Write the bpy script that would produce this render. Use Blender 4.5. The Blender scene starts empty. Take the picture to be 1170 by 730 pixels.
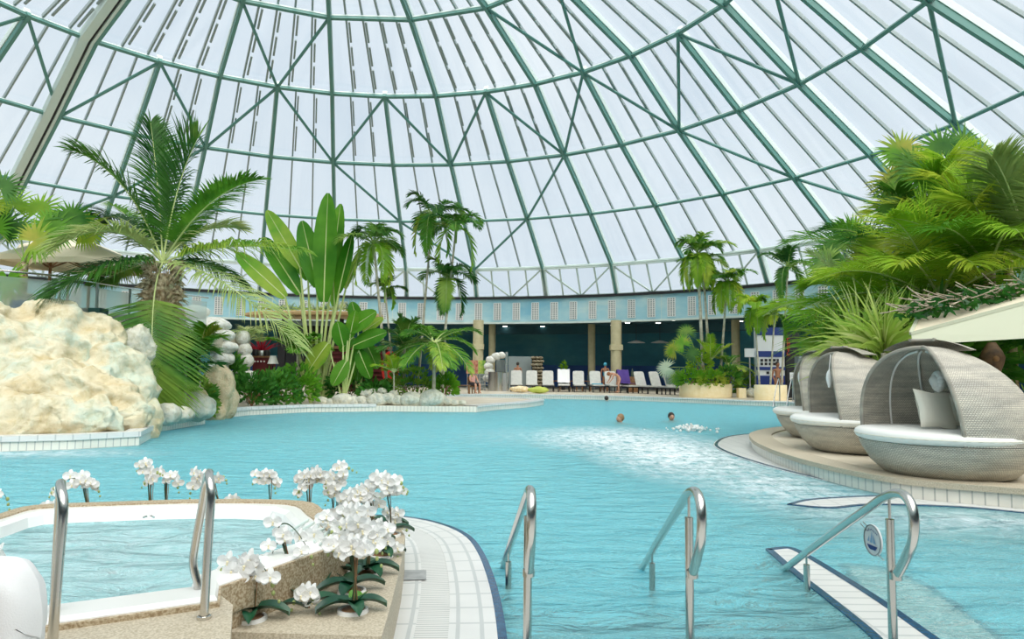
import bpy, math, random
from mathutils import Vector as V, Matrix, noise, geometry
random.seed(7)
PI = math.pi
sc = bpy.context.scene
C = bpy.context.collection
# ---------------------------------------------------------------- camera numbers (solved from the dome ribs)
F = 807.6; PITCH = .072; ROLL = .009; CH = 1.45
def ray(px, py):
    u0, v0 = px-585, py-365
    u = u0*math.cos(ROLL)+v0*math.sin(ROLL); v = -u0*math.sin(ROLL)+v0*math.cos(ROLL)
    x, up = u/F, -v/F
    return x, math.cos(PITCH)-up*math.sin(PITCH), math.sin(PITCH)+up*math.cos(PITCH)
def g(px, py, z=0.0):
    x, y, w = ray(px, py); t = (z-CH)/w
    return V((x*t, y*t, z))
def at(px, py, Y):
    x, y, w = ray(px, py); t = Y/y
    return V((x*t, Y, CH+w*t))
cam_d = bpy.data.cameras.new('camera'); cam = bpy.data.objects.new('camera', cam_d); C.objects.link(cam)
cam_d.sensor_fit = 'HORIZONTAL'; cam_d.sensor_width = 36; cam_d.lens = F*36/1170
cam_d.clip_start = .05; cam_d.clip_end = 500
cam.matrix_world = Matrix.Translation((0, 0, CH)) @ Matrix.Rotation(PI/2+PITCH, 4, 'X') @ Matrix.Rotation(ROLL, 4, 'Z')
sc.camera = cam
# ---------------------------------------------------------------- materials
def nodes(name):
    m = bpy.data.materials.new(name); m.use_nodes = True
    nt = m.node_tree; nt.nodes.clear()
    out = nt.nodes.new('ShaderNodeOutputMaterial')
    return m, nt, out
def N(nt, t, **kw):
    n = nt.nodes.new(t)
    for k, v in kw.items():
        if k in n.inputs: n.inputs[k].default_value = v
        else: setattr(n, k, v)
    return n
def ramp(nt, src, stops):
    r = nt.nodes.new('ShaderNodeValToRGB'); e = r.color_ramp.elements
    while len(e) < len(stops): e.new(.5)
    for i, (p, c) in enumerate(stops):
        e[i].position = p; e[i].color = (*c, 1) if len(c) == 3 else c
    nt.links.new(src, r.inputs[0]); return r
def coord(nt, kind='Object', scale=(1, 1, 1), rot=(0, 0, 0)):
    tc = nt.nodes.new('ShaderNodeTexCoord'); mp = nt.nodes.new('ShaderNodeMapping')
    mp.inputs['Scale'].default_value = scale; mp.inputs['Rotation'].default_value = rot
    nt.links.new(tc.outputs[kind], mp.inputs['Vector']); return mp.outputs[0]
def bump(nt, h, strength=.3, dist=.02):
    b = N(nt, 'ShaderNodeBump', Strength=strength, Distance=dist)
    nt.links.new(h, b.inputs['Height']); return b.outputs[0]
def mat(name, col, rough=.5, metal=0, col2=None, nscale=4, bscale=None, bstr=.2, bdist=.01, spec=.5, nlo=.35, nhi=.65):
    m, nt, out = nodes(name)
    p = N(nt, 'ShaderNodeBsdfPrincipled', Roughness=rough, Metallic=metal)
    p.inputs['Base Color'].default_value = (*col, 1); p.inputs['Specular IOR Level'].default_value = spec
    co = coord(nt)
    if col2:
        n = N(nt, 'ShaderNodeTexNoise', Scale=nscale, Detail=5); nt.links.new(co, n.inputs['Vector'])
        r = ramp(nt, n.outputs[0], [(nlo, col), (nhi, col2)]); nt.links.new(r.outputs[0], p.inputs['Base Color'])
    if bscale:
        n = N(nt, 'ShaderNodeTexNoise', Scale=bscale, Detail=6); nt.links.new(co, n.inputs['Vector'])
        nt.links.new(bump(nt, n.outputs[0], bstr, bdist), p.inputs['Normal'])
    nt.links.new(p.outputs[0], out.inputs[0]); return m
def leafmat(name, c1, c2, c3=None, tr=.38, rough=.45, nscale=1.2):
    m, nt, out = nodes(name)
    oi = nt.nodes.new('ShaderNodeObjectInfo')
    n = N(nt, 'ShaderNodeTexNoise', Scale=nscale, Detail=3); nt.links.new(coord(nt), n.inputs['Vector'])
    a = N(nt, 'ShaderNodeMath', operation='MULTIPLY'); a.inputs[1].default_value = .45; nt.links.new(oi.outputs['Random'], a.inputs[0])
    b = N(nt, 'ShaderNodeMath', operation='ADD'); nt.links.new(a.outputs[0], b.inputs[0]); nt.links.new(n.outputs[0], b.inputs[1])
    r = ramp(nt, b.outputs[0], [(.42, c1), (.8, c2)] + ([(1.0, c3)] if c3 else []))
    p = N(nt, 'ShaderNodeBsdfPrincipled', Roughness=rough); nt.links.new(r.outputs[0], p.inputs['Base Color'])
    p.inputs['Specular IOR Level'].default_value = .3
    t = nt.nodes.new('ShaderNodeBsdfTranslucent'); nt.links.new(r.outputs[0], t.inputs[0])
    mx = nt.nodes.new('ShaderNodeMixShader'); mx.inputs[0].default_value = tr
    nt.links.new(p.outputs[0], mx.inputs[1]); nt.links.new(t.outputs[0], mx.inputs[2]); nt.links.new(mx.outputs[0], out.inputs[0])
    return m
def tilemat(name, col, grout, tw, th, rough=.35, gw=.012, kind='UV', col2=None, off=0.0, bstr=.15):
    m, nt, out = nodes(name)
    b = nt.nodes.new('ShaderNodeTexBrick'); b.offset = off
    b.inputs['Color1'].default_value = (*col, 1); b.inputs['Color2'].default_value = (*(col2 or col), 1); b.inputs['Mortar'].default_value = (*grout, 1)
    b.inputs['Scale'].default_value = 1; b.inputs['Mortar Size'].default_value = gw; b.inputs['Brick Width'].default_value = tw; b.inputs['Row Height'].default_value = th
    nt.links.new(coord(nt, kind), b.inputs['Vector'])
    n = N(nt, 'ShaderNodeTexNoise', Scale=3, Detail=4); nt.links.new(coord(nt), n.inputs['Vector'])
    mx = nt.nodes.new('ShaderNodeMix'); mx.data_type = 'RGBA'; mx.blend_type = 'MULTIPLY'; mx.inputs[0].default_value = .25
    r = ramp(nt, n.outputs[0], [(.3, (.7, .7, .7)), (.7, (1, 1, 1))])
    nt.links.new(b.outputs[0], mx.inputs[6]); nt.links.new(r.outputs[0], mx.inputs[7])
    p = N(nt, 'ShaderNodeBsdfPrincipled', Roughness=rough); nt.links.new(mx.outputs[2], p.inputs['Base Color'])
    iv = N(nt, 'ShaderNodeMath', operation='SUBTRACT'); iv.inputs[0].default_value = 1; nt.links.new(b.outputs['Fac'], iv.inputs[1])
    nt.links.new(bump(nt, iv.outputs[0], bstr, .004), p.inputs['Normal'])
    nt.links.new(p.outputs[0], out.inputs[0]); return m
def emit(name, col, s):
    m, nt, out = nodes(name); e = N(nt, 'ShaderNodeEmission', Strength=s); e.inputs[0].default_value = (*col, 1)
    nt.links.new(e.outputs[0], out.inputs[0]); return m
M = {}
M['green'] = mat('green painted steel', (.105, .27, .235), .45)
M['pale'] = mat('pale painted steel', (.62, .72, .68), .5)
M['alu'] = mat('grey aluminium', (.28, .34, .34), .4)
M['white'] = mat('white paint', (.85, .85, .83), .45)
M['black'] = mat('black', (.012, .012, .014), .5)
M['rubber'] = mat('black rubber', (.02, .02, .02), .8)
M['steel'] = mat('brushed stainless steel', (.62, .60, .56), .22, 1, bscale=90, bstr=.05, bdist=.002)
M['steel_dark'] = mat('dull steel', (.45, .46, .46), .35, 1)
M['granite'] = mat('beige granite', (.30, .21, .115), .55, 0, (.56, .47, .33), 90, nlo=.4, nhi=.6)
M['granite_l'] = mat('light granite', (.42, .355, .25), .6, 0, (.62, .55, .43), 110, nlo=.38, nhi=.62)
M['stone'] = mat('beige stone floor', (.60, .52, .39), .5, 0, (.72, .65, .52), 1.5)
M['acryl'] = mat('white acrylic', (.86, .86, .84), .2)
M['fabric_w'] = mat('white cushion fabric', (.86, .86, .82), .9, bscale=120, bstr=.15, bdist=.003)
M['fabric_g'] = mat('light grey fabric', (.55, .56, .52), .9, 0, (.62, .62, .58), 8)
M['fabric_b'] = mat('cream pillow fabric', (.76, .74, .64), .9, bscale=60, bstr=.2, bdist=.004)
M['towel'] = mat('white terry towel', (.84, .84, .84), 1, bscale=240, bstr=.35, bdist=.004)
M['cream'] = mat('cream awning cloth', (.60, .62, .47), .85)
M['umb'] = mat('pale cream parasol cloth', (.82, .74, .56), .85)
M['wood'] = mat('brown wood', (.16, .075, .03), .55, 0, (.30, .16, .07), 6)
M['wood_l'] = mat('light wood', (.50, .32, .14), .55, 0, (.62, .42, .2), 5)
M['red'] = mat('dark red board', (.10, .008, .012), .5, 0, (.14, .012, .018), 3)
M['redb'] = mat('bright red', (.7, .03, .02), .5)
M['trunk'] = mat('ringed palm trunk', (.34, .31, .22), .8, 0, (.55, .52, .42), 5, bscale=14, bstr=.5, bdist=.02)
M['fibre'] = mat('shaggy palm fibre', (.24, .16, .08), .95, 0, (.74, .64, .44), 9, bscale=22, bstr=.8, bdist=.04)
M['stem_g'] = mat('green stem', (.16, .30, .05), .5, 0, (.34, .46, .12), 3)
M['stem_p'] = mat('pale green petiole', (.42, .52, .16), .5, 0, (.55, .62, .28), 2)
M['frond'] = leafmat('coconut frond', (.02, .12, .01), (.13, .33, .03), (.42, .55, .08), tr=.45)
M['frond_d'] = leafmat('dark palm frond', (.012, .085, .014), (.075, .23, .03), (.25, .4, .06), tr=.42)
M['frond_y'] = leafmat('yellow green frond', (.10, .30, .015), (.36, .58, .04), (.62, .70, .08), tr=.5)
M['frond_p'] = leafmat('pale dusty frond', (.14, .25, .05), (.38, .48, .16), (.55, .6, .24))
M['fan'] = leafmat('fan palm leaf', (.03, .17, .012), (.17, .42, .025), (.5, .5, .08), tr=.45)
M['fan_p'] = leafmat('grey green fan leaf', (.10, .23, .14), (.3, .45, .3), (.5, .6, .45))
M['paddle'] = leafmat('paddle leaf', (.03, .19, .008), (.14, .38, .025), (.34, .5, .06), tr=.5, nscale=.8)
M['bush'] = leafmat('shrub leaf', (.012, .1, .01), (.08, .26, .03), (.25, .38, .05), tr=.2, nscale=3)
M['strap'] = leafmat('strap leaf', (.14, .38, .03), (.46, .62, .12), (.72, .76, .34))
M['orleaf'] = mat('dark orchid leaf', (.006, .05, .03), .3, 0, (.02, .10, .045), 8)
M['orleaf_l'] = mat('bright orchid leaf', (.10, .30, .015), .35)
M['orstem'] = mat('orchid stem', (.035, .07, .03), .5)
M['bud'] = mat('orchid bud', (.35, .42, .15), .5)
M['petal'] = leafmat('white orchid petal', (.95, .95, .94), (.95, .95, .94), tr=.3, rough=.6)
M['lip'] = mat('yellow orchid lip', (.88, .80, .55), .5)
M['soil'] = mat('dark soil', (.03, .02, .012), .95, bscale=30, bstr=.6)
M['navy'] = mat('navy glazed tile', (.010, .05, .12), .2, 0, (.02, .10, .20), 25)
M['skin'] = mat('skin', (.56, .29, .19), .55, 0, (.62, .35, .24), 6)
M['skin_t'] = mat('tanned skin', (.38, .17, .09), .55)
M['hair'] = mat('dark hair', (.025, .017, .012), .6)
M['hair_b'] = mat('light brown hair', (.28, .17, .08), .6)
M['hair_r'] = mat('reddish hair', (.30, .12, .05), .6)
M['cloth_d'] = mat('dark swim cloth', (.03, .03, .035), .8)
M['cloth_t'] = mat('turquoise cloth', (.08, .42, .58), .8)
M['cloth_p'] = mat('pink cloth', (.7, .38, .34), .8)
M['purple'] = mat('purple towel', (.09, .05, .26), .9)
M['gtowel'] = mat('grey green towel', (.14, .2, .17), .9)
M['yellow'] = mat('yellow green cloth', (.5, .58, .12), .9)
M['cstripe'] = mat('cream and orange cloth', (.78, .55, .25), .9, 0, (.85, .8, .6), 12)
M['col'] = mat('beige column plaster', (.50, .45, .27), .7, 0, (.58, .52, .33), 3)
M['drum'] = mat('cream rough planter stone', (.90, .76, .46), .8, 0, (.96, .84, .58), 5, bscale=12, bstr=.4, bdist=.03)
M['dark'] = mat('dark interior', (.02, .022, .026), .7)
M['gceil'] = mat('dark teal gallery ceiling', (.012, .07, .10), .6, 0, (.02, .11, .15), .3)
M['lamp'] = emit('downlight', (1, .93, .8), 6)
M['posterr'] = mat('red brown print', (.32, .09, .05), .6, 0, (.6, .3, .2), 6)
M['posterg'] = mat('green print', (.12, .32, .04), .6, 0, (.55, .6, .12), 4)
M['signb'] = mat('blue sign paint', (.01, .035, .20), .5)
M['signw'] = mat('white sign paint', (.75, .77, .78), .5)
M['grey'] = mat('grey panel', (.22, .27, .28), .5)
M['bottle'] = mat('bottle glass', (.05, .08, .05), .1)
# rocks
def rockmat(name, a, b, c, sc_=.9, bs=5):
    m, nt, out = nodes(name); co = coord(nt)
    n = N(nt, 'ShaderNodeTexNoise', Scale=sc_, Detail=9, Roughness=.62, Distortion=.6); nt.links.new(co, n.inputs['Vector'])
    r = ramp(nt, n.outputs[0], [(.36, a), (.5, b), (.62, c)])
    n2 = N(nt, 'ShaderNodeTexNoise', Scale=bs, Detail=9, Roughness=.65, Distortion=.4); nt.links.new(co, n2.inputs['Vector'])
    r2 = ramp(nt, n2.outputs[0], [(.38, (.72, .68, .52)), (.52, (1, 1, 1))])
    mx = nt.nodes.new('ShaderNodeMix'); mx.data_type = 'RGBA'; mx.blend_type = 'MULTIPLY'; mx.inputs[0].default_value = .55
    nt.links.new(r.outputs[0], mx.inputs[6]); nt.links.new(r2.outputs[0], mx.inputs[7])
    p = N(nt, 'ShaderNodeBsdfPrincipled', Roughness=.75); nt.links.new(mx.outputs[2], p.inputs['Base Color'])
    nt.links.new(bump(nt, n2.outputs[0], .5, .14), p.inputs['Normal']); nt.links.new(p.outputs[0], out.inputs[0]); return m
M['rock'] = rockmat('cream artificial rock', (.60, .50, .30), (.68, .63, .46), (.52, .60, .50))
M['rock_g'] = rockmat('pale grey boulder', (.42, .45, .40), (.66, .66, .57), (.80, .76, .64), 2, 9)
M['rock_t'] = rockmat('tan rock', (.55, .42, .24), (.72, .60, .40), (.30, .36, .22), 1.2, 6)
M['rock_w'] = rockmat('white stacked stone', (.74, .74, .68), (.82, .82, .77), (.66, .68, .60), 2, 8)
# sky mural on the fascia and the far wall
def mural(name, a, b, c, s=.25):
    m, nt, out = nodes(name)
    n = N(nt, 'ShaderNodeTexNoise', Scale=s, Detail=6, Roughness=.6); nt.links.new(coord(nt, scale=(1, 1, 2.2)), n.inputs['Vector'])
    r = ramp(nt, n.outputs[0], [(.35, a), (.5, b), (.66, c)])
    p = N(nt, 'ShaderNodeBsdfPrincipled', Roughness=.6); nt.links.new(r.outputs[0], p.inputs['Base Color']); nt.links.new(p.outputs[0], out.inputs[0]); return m
M['fascia'] = mural('painted cloudy sky', (.22, .50, .64), (.36, .62, .70), (.60, .76, .76))
M['mural'] = mural('dark sea mural', (.02, .17, .26), (.04, .26, .36), (.10, .36, .42), .12)
M['mural_b'] = mat('deep blue mural band', (.012, .09, .36), .5, 0, (.02, .13, .42), .5)
# glass
def glass(name, tint, milk, streak=True):
    m, nt, out = nodes(name)
    t = nt.nodes.new('ShaderNodeBsdfTransparent'); t.inputs[0].default_value = (*tint, 1)
    d = nt.nodes.new('ShaderNodeBsdfTranslucent'); d.inputs[0].default_value = (.9, .94, .97, 1)
    gl = N(nt, 'ShaderNodeBsdfGlossy', Roughness=.08)
    mx = nt.nodes.new('ShaderNodeMixShader'); mx.inputs[0].default_value = milk
    if streak:
        n = N(nt, 'ShaderNodeTexNoise', Scale=1, Detail=4); nt.links.new(coord(nt, 'UV', scale=(2.2, .12, 1)), n.inputs['Vector'])
        r = ramp(nt, n.outputs[0], [(.3, (milk*.5,)*3), (.7, (milk*1.6,)*3)]); nt.links.new(r.outputs[0], mx.inputs[0])
    nt.links.new(t.outputs[0], mx.inputs[1]); nt.links.new(d.outputs[0], mx.inputs[2])
    m2 = nt.nodes.new('ShaderNodeMixShader'); m2.inputs[0].default_value = .05
    nt.links.new(mx.outputs[0], m2.inputs[1]); nt.links.new(gl.outputs[0], m2.inputs[2])
    nt.links.new(m2.outputs[0], out.inputs[0]); return m
M['pane'] = glass('dome glazing', (.93, .95, .97), .08)
M['balus'] = glass('frosted balustrade glass', (.86, .94, .92), .28, False)
# wicker
def wicker():
    m, nt, out = nodes('grey woven wicker')
    b = nt.nodes.new('ShaderNodeTexBrick'); b.offset = .5
    b.inputs['Color1'].default_value = (.80, .77, .70, 1); b.inputs['Color2'].default_value = (.66, .63, .56, 1); b.inputs['Mortar'].default_value = (.36, .34, .30, 1)
    b.inputs['Scale'].default_value = 1; b.inputs['Mortar Size'].default_value = .0042; b.inputs['Brick Width'].default_value = .034; b.inputs['Row Height'].default_value = .019
    nt.links.new(coord(nt, 'UV'), b.inputs['Vector'])
    n = N(nt, 'ShaderNodeTexNoise', Scale=2.2, Detail=4); nt.links.new(coord(nt, scale=(1, 1, 5)), n.inputs['Vector'])
    r = ramp(nt, n.outputs[0], [(.35, (.75, .74, .72)), (.65, (1.08, 1.06, 1.0))])
    mx = nt.nodes.new('ShaderNodeMix'); mx.data_type = 'RGBA'; mx.blend_type = 'MULTIPLY'; mx.inputs[0].default_value = 1
    nt.links.new(b.outputs[0], mx.inputs[6]); nt.links.new(r.outputs[0], mx.inputs[7])
    p = N(nt, 'ShaderNodeBsdfPrincipled', Roughness=.6); nt.links.new(mx.outputs[2], p.inputs['Base Color'])
    iv = N(nt, 'ShaderNodeMath', operation='SUBTRACT'); iv.inputs[0].default_value = 1; nt.links.new(b.outputs['Fac'], iv.inputs[1])
    nt.links.new(bump(nt, iv.outputs[0], .6, .006), p.inputs['Normal']); nt.links.new(p.outputs[0], out.inputs[0]); return m
M['wicker'] = wicker()
M['tile_w'] = tilemat('white pool tile', (.76, .76, .74), (.56, .58, .57), .26, .13, .3)
M['tile_curb'] = tilemat('cream upright curb tile', (.84, .81, .72), (.5, .5, .46), .12, .5, .3, gw=.008)
M['tile_deck'] = tilemat('white deck tile', (.74, .74, .72), (.5, .52, .52), .24, .5, .35, gw=.006)
M['tile_pool'] = tilemat('light blue pool tile', (.16, .76, .98), (.36, .84, .97), .25, .25, .3, gw=.008, col2=(.19, .79, .97), bstr=0)
M['tile_far'] = tilemat('pale blue pool tile', (.36, .78, .90), (.55, .84, .90), .15, .15, .3, gw=.01, bstr=0)
M['grate'] = tilemat('white grooved drain grate', (.74, .74, .71), (.45, .46, .45), .034, 2, .4, gw=.006)
# water
def water(name, foam=None, s1=2.6, st=1.0, tint=(.90, 1.0, 1.0), milk=.32, milkc=(.46, .97, 1.0)):
    m, nt, out = nodes(name)
    co = coord(nt, scale=(.75, 1.6, 1))
    n1 = N(nt, 'ShaderNodeTexNoise', Scale=s1, Detail=5, Roughness=.55, Distortion=.5); nt.links.new(co, n1.inputs['Vector'])
    bn = bump(nt, n1.outputs[0], st, .3)
    rf = N(nt, 'ShaderNodeBsdfRefraction', Roughness=.02, IOR=1.33); rf.inputs[0].default_value = (*tint, 1); nt.links.new(bn, rf.inputs['Normal'])
    df = nt.nodes.new('ShaderNodeBsdfDiffuse'); df.inputs[0].default_value = (*milkc, 1); nt.links.new(bn, df.inputs['Normal'])
    gl = N(nt, 'ShaderNodeBsdfGlossy', Roughness=.06); nt.links.new(bn, gl.inputs['Normal']); gl.inputs[0].default_value = (.9, .97, 1, 1)
    mk = nt.nodes.new('ShaderNodeMixShader'); mk.inputs[0].default_value = milk
    nt.links.new(rf.outputs[0], mk.inputs[1]); nt.links.new(df.outputs[0], mk.inputs[2])
    fr = N(nt, 'ShaderNodeFresnel', IOR=1.33); nt.links.new(bn, fr.inputs['Normal'])
    fm = N(nt, 'ShaderNodeMath', operation='MULTIPLY', use_clamp=True); fm.inputs[1].default_value = .42; nt.links.new(fr.outputs[0], fm.inputs[0])
    mg = nt.nodes.new('ShaderNodeMixShader'); nt.links.new(fm.outputs[0], mg.inputs[0]); nt.links.new(mk.outputs[0], mg.inputs[1]); nt.links.new(gl.outputs[0], mg.inputs[2])
    last = mg
    if foam:
        tc = nt.nodes.new('ShaderNodeTexCoord'); total = None
        for (cx, cy, rx, ry, amt) in foam:
            mp = nt.nodes.new('ShaderNodeMapping'); mp.vector_type = 'TEXTURE'
            mp.inputs['Location'].default_value = (cx, cy, 0); mp.inputs['Scale'].default_value = (rx, ry, 1)
            nt.links.new(tc.outputs['Object'], mp.inputs['Vector'])
            ln = N(nt, 'ShaderNodeVectorMath', operation='LENGTH'); nt.links.new(mp.outputs[0], ln.inputs[0])
            mr = N(nt, 'ShaderNodeMapRange'); mr.inputs['From Min'].default_value = 1.0; mr.inputs['From Max'].default_value = .15
            mr.inputs['To Max'].default_value = amt; nt.links.new(ln.outputs['Value'], mr.inputs[0])
            if total is None: total = mr.outputs[0]
            else:
                mm = N(nt, 'ShaderNodeMath', operation='MAXIMUM'); nt.links.new(total, mm.inputs[0]); nt.links.new(mr.outputs[0], mm.inputs[1]); total = mm.outputs[0]
        n2 = N(nt, 'ShaderNodeTexNoise', Scale=3.2, Detail=9, Roughness=.75, Distortion=.6); nt.links.new(coord(nt, scale=(1.9, 1.1, 1)), n2.inputs['Vector'])
        r = ramp(nt, n2.outputs[0], [(.36, (0, 0, 0)), (.70, (1, 1, 1))])
        ad = N(nt, 'ShaderNodeMath', operation='MULTIPLY', use_clamp=True); nt.links.new(total, ad.inputs[0]); nt.links.new(r.outputs[0], ad.inputs[1])
        fd = nt.nodes.new('ShaderNodeBsdfDiffuse'); fd.inputs[0].default_value = (.86, .93, .96, 1); nt.links.new(bn, fd.inputs['Normal'])
        mf = nt.nodes.new('ShaderNodeMixShader'); nt.links.new(ad.outputs[0], mf.inputs[0]); nt.links.new(mg.outputs[0], mf.inputs[1]); nt.links.new(fd.outputs[0], mf.inputs[2]); last = mf
    nt.links.new(last.outputs[0], out.inputs[0]); return m
# ---------------------------------------------------------------- mesh builder
class MB:
    def __init__(s): s.v = []; s.f = []; s.uv = {}
    def add(s, vs, fs, uvs=None):
        o = len(s.v); s.v += [V(p) for p in vs]
        for i, f in enumerate(fs):
            if uvs: s.uv[len(s.f)] = [uvs[j] for j in f] if not isinstance(uvs, dict) else uvs[i]
            s.f.append([o+j for j in f])
        return s
    def box(s, c, d, rz=0, m=None):
        x, y, z = d[0]/2, d[1]/2, d[2]/2
        R = Matrix.Rotation(rz, 3, 'Z') if m is None else m
        p = [V(c)+R @ V((a*x, b*y, e*z)) for a in (-1, 1) for b in (-1, 1) for e in (-1, 1)]
        return s.add(p, [(0, 1, 3, 2), (4, 6, 7, 5), (0, 4, 5, 1), (2, 3, 7, 6), (0, 2, 6, 4), (1, 5, 7, 3)])
    def beam(s, a, b, w, h, up=V((0, 0, 1))):
        a, b = V(a), V(b); t = (b-a).normalized(); sd = t.cross(up)
        if sd.length < 1e-4: sd = t.cross(V((1, 0, 0)))
        sd.normalize(); u = sd.cross(t)
        p = [q+sd*(i*w/2)+u*(j*h/2) for q in (a, b) for i, j in ((-1, -1), (1, -1), (1, 1), (-1, 1))]
        return s.add(p, [(3, 2, 1, 0), (4, 5, 6, 7)]+[(i, (i+1) % 4, 4+(i+1) % 4, 4+i) for i in range(4)])
    def tube(s, pts, r, n=8, cap=True):
        pts = [V(p) for p in pts]; rs = r if isinstance(r, (list, tuple)) else [r]*len(pts)
        rings = []; u = None
        for i, p in enumerate(pts):
            t = (pts[min(i+1, len(pts)-1)]-pts[max(i-1, 0)])
            t = t.normalized() if t.length > 1e-9 else V((0, 0, 1))
            if u is None:
                u = t.cross(V((0, 0, 1)))
                if u.length < 1e-3: u = t.cross(V((1, 0, 0)))
            u = (u-t*u.dot(t)); u.normalize(); w = t.cross(u)
            rings.append([p+(u*math.cos(2*PI*k/n)+w*math.sin(2*PI*k/n))*rs[i] for k in range(n)])
        vs = [q for rg in rings for q in rg]; fs = []
        for i in range(len(pts)-1):
            for k in range(n): fs.append((i*n+k, i*n+(k+1) % n, (i+1)*n+(k+1) % n, (i+1)*n+k))
        if cap: fs.append(tuple(range(n-1, -1, -1))); fs.append(tuple((len(pts)-1)*n+k for k in range(n)))
        return s.add(vs, fs)
    def lathe(s, prof, c=(0, 0, 0), n=24, a0=0, a1=2*PI, sx=1, sy=1):
        full = abs(a1-a0-2*PI) < 1e-6; cols = n if full else n+1; vs = []; uv = []
        L = [0]
        for i in range(1, len(prof)): L.append(L[-1]+math.dist(prof[i], prof[i-1]))
        rm = max(p[0] for p in prof)
        for k in range(cols):
            a = a0+(a1-a0)*k/n
            for i, (r, z) in enumerate(prof): vs.append((c[0]+r*math.cos(a)*sx, c[1]+r*math.sin(a)*sy, c[2]+z))
        m = len(prof); fs = []; uvs = {}
        for k in range(n):
            k2 = (k+1) % cols
            for i in range(m-1):
                uvs[len(fs)] = [(a0*rm+(a1-a0)*rm*q/n, L[j]) for q, j in ((k, i), (k+1, i), (k+1, i+1), (k, i+1))]
                fs.append((k*m+i, k2*m+i, k2*m+i+1, k*m+i+1))
        return s.add(vs, fs, uvs)
    def grid(s, fn, nu, nv, uv=None, closed=False):
        vs = [fn(i/nu, j/nv) for i in range(nu+1) for j in range(nv+1)]
        q = [(i/nu, j/nv) for i in range(nu+1) for j in range(nv+1)]
        if uv: q = [uv(*t) for t in q]
        fs = [(i*(nv+1)+j, (i+1)*(nv+1)+j, (i+1)*(nv+1)+j+1, i*(nv+1)+j+1) for i in range(nu) for j in range(nv)]
        return s.add(vs, fs, q)
    def ico(s, c, r, sub=2, amp=0, fr=1, seed=0, sq=(1, 1, 1)):
        vs, fs = ICO(sub); c = V(c); out = []
        for p in vs:
            q = V((p.x*r*sq[0], p.y*r*sq[1], p.z*r*sq[2]))
            if amp:
                n = noise.fractal(p*fr+V((seed*7.3, seed*1.7, seed)), .9, 2.1, 4)
                q += p*(n*amp*r)
            out.append(c+q)
        return s.add(out, fs)
    def prism(s, poly, z0, z1):
        n = len(poly); vs = [(p[0], p[1], z0) for p in poly]+[(p[0], p[1], z1) for p in poly]
        tr = geometry.tessellate_polygon([[V((p[0], p[1], 0)) for p in poly]])
        fs = [(i, (i+1) % n, n+(i+1) % n, n+i) for i in range(n)]
        fs += [(a, b, c) for a, b, c in tr]+[(n+a, n+b, n+c) for a, b, c in tr]
        return s.add(vs, fs, [(p[0], p[1]) for p in vs])
    def build(s, name, m, parent=None, smooth=False, origin=None, angle=40):
        me = bpy.data.meshes.new(name)
        o0 = V(origin) if origin is not None else (parent['_o'] if parent is not None and '_o' in parent else V((0, 0, 0)))
        o0 = V(o0)
        me.from_pydata([tuple(p-o0) for p in s.v], [], s.f); me.materials.append(M[m] if isinstance(m, str) else m)
        if s.uv:
            l = me.uv_layers.new(name='UVMap')
            for p in me.polygons:
                q = s.uv.get(p.index)
                if q:
                    for k, li in enumerate(p.loop_indices): l.data[li].uv = (q[k][0], q[k][1])
        if smooth:
            me.polygons.foreach_set('use_smooth', [True]*len(me.polygons))
            me.set_sharp_from_angle(angle=math.radians(angle))
        me.validate(); me.update()
        o = bpy.data.objects.new(name, me); C.objects.link(o)
        o['_o'] = tuple(o0)
        if parent is not None: o.parent = parent
        elif origin is not None: o.location = o0
        return o
_ico = {}
def ICO(sub):
    if sub in _ico: return _ico[sub]
    import bmesh
    b = bmesh.new(); bmesh.ops.create_icosphere(b, subdivisions=sub, radius=1)
    b.verts.ensure_lookup_table(); r = ([v.co.copy() for v in b.verts], [tuple(v.index for v in f.verts) for f in b.faces]); b.free()
    _ico[sub] = r; return r
def tag(o, label=None, cat=None, group=None, kind=None):
    if label: o['label'] = label
    if cat: o['category'] = cat
    if group: o['group'] = group
    if kind: o['kind'] = kind
    return o
def thing(name, label, cat, loc=(0, 0, 0), group=None, kind=None):
    o = bpy.data.objects.new(name, None); C.objects.link(o); o.location = loc; o.empty_display_size = .1
    o['_o'] = tuple(loc); return tag(o, label, cat, group, kind)
def struct(name): 
    o = bpy.data.objects.new(name, None); C.objects.link(o); o['kind'] = 'structure'; o['_o'] = (0., 0., 0.); return o
def S(o): o['kind'] = 'structure'; return o
def copy_tree(o, parent=None):
    c = o.copy(); C.objects.link(c)
    if parent is not None: c.parent = parent
    for ch in list(o.children): copy_tree(ch, c)
    return c
def stuffcopy(proto, loc, rz, label, group=None, scale=1):
    c = copy_tree(proto); c.location = loc; c.rotation_euler = (0, 0, rz); c['label'] = label; c.scale = (scale,)*3
    if group: c['group'] = group
    return c
def bez(a, b, c, t): return a*((1-t)**2)+b*(2*t*(1-t))+c*(t*t)
def lerp(a, b, t): return a+(b-a)*t
def smoothpts(pts, n=8):
    pts = [V(p) for p in pts]; out = []
    for i in range(len(pts)-1):
        p0 = pts[max(i-1, 0)]; p1 = pts[i]; p2 = pts[i+1]; p3 = pts[min(i+2, len(pts)-1)]
        for k in range(n):
            t = k/n
            out.append(.5*((2*p1)+(p2-p0)*t+(2*p0-5*p1+4*p2-p3)*t*t+(3*p1-p0-3*p2+p3)*t**3))
    out.append(pts[-1]); return out
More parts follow.
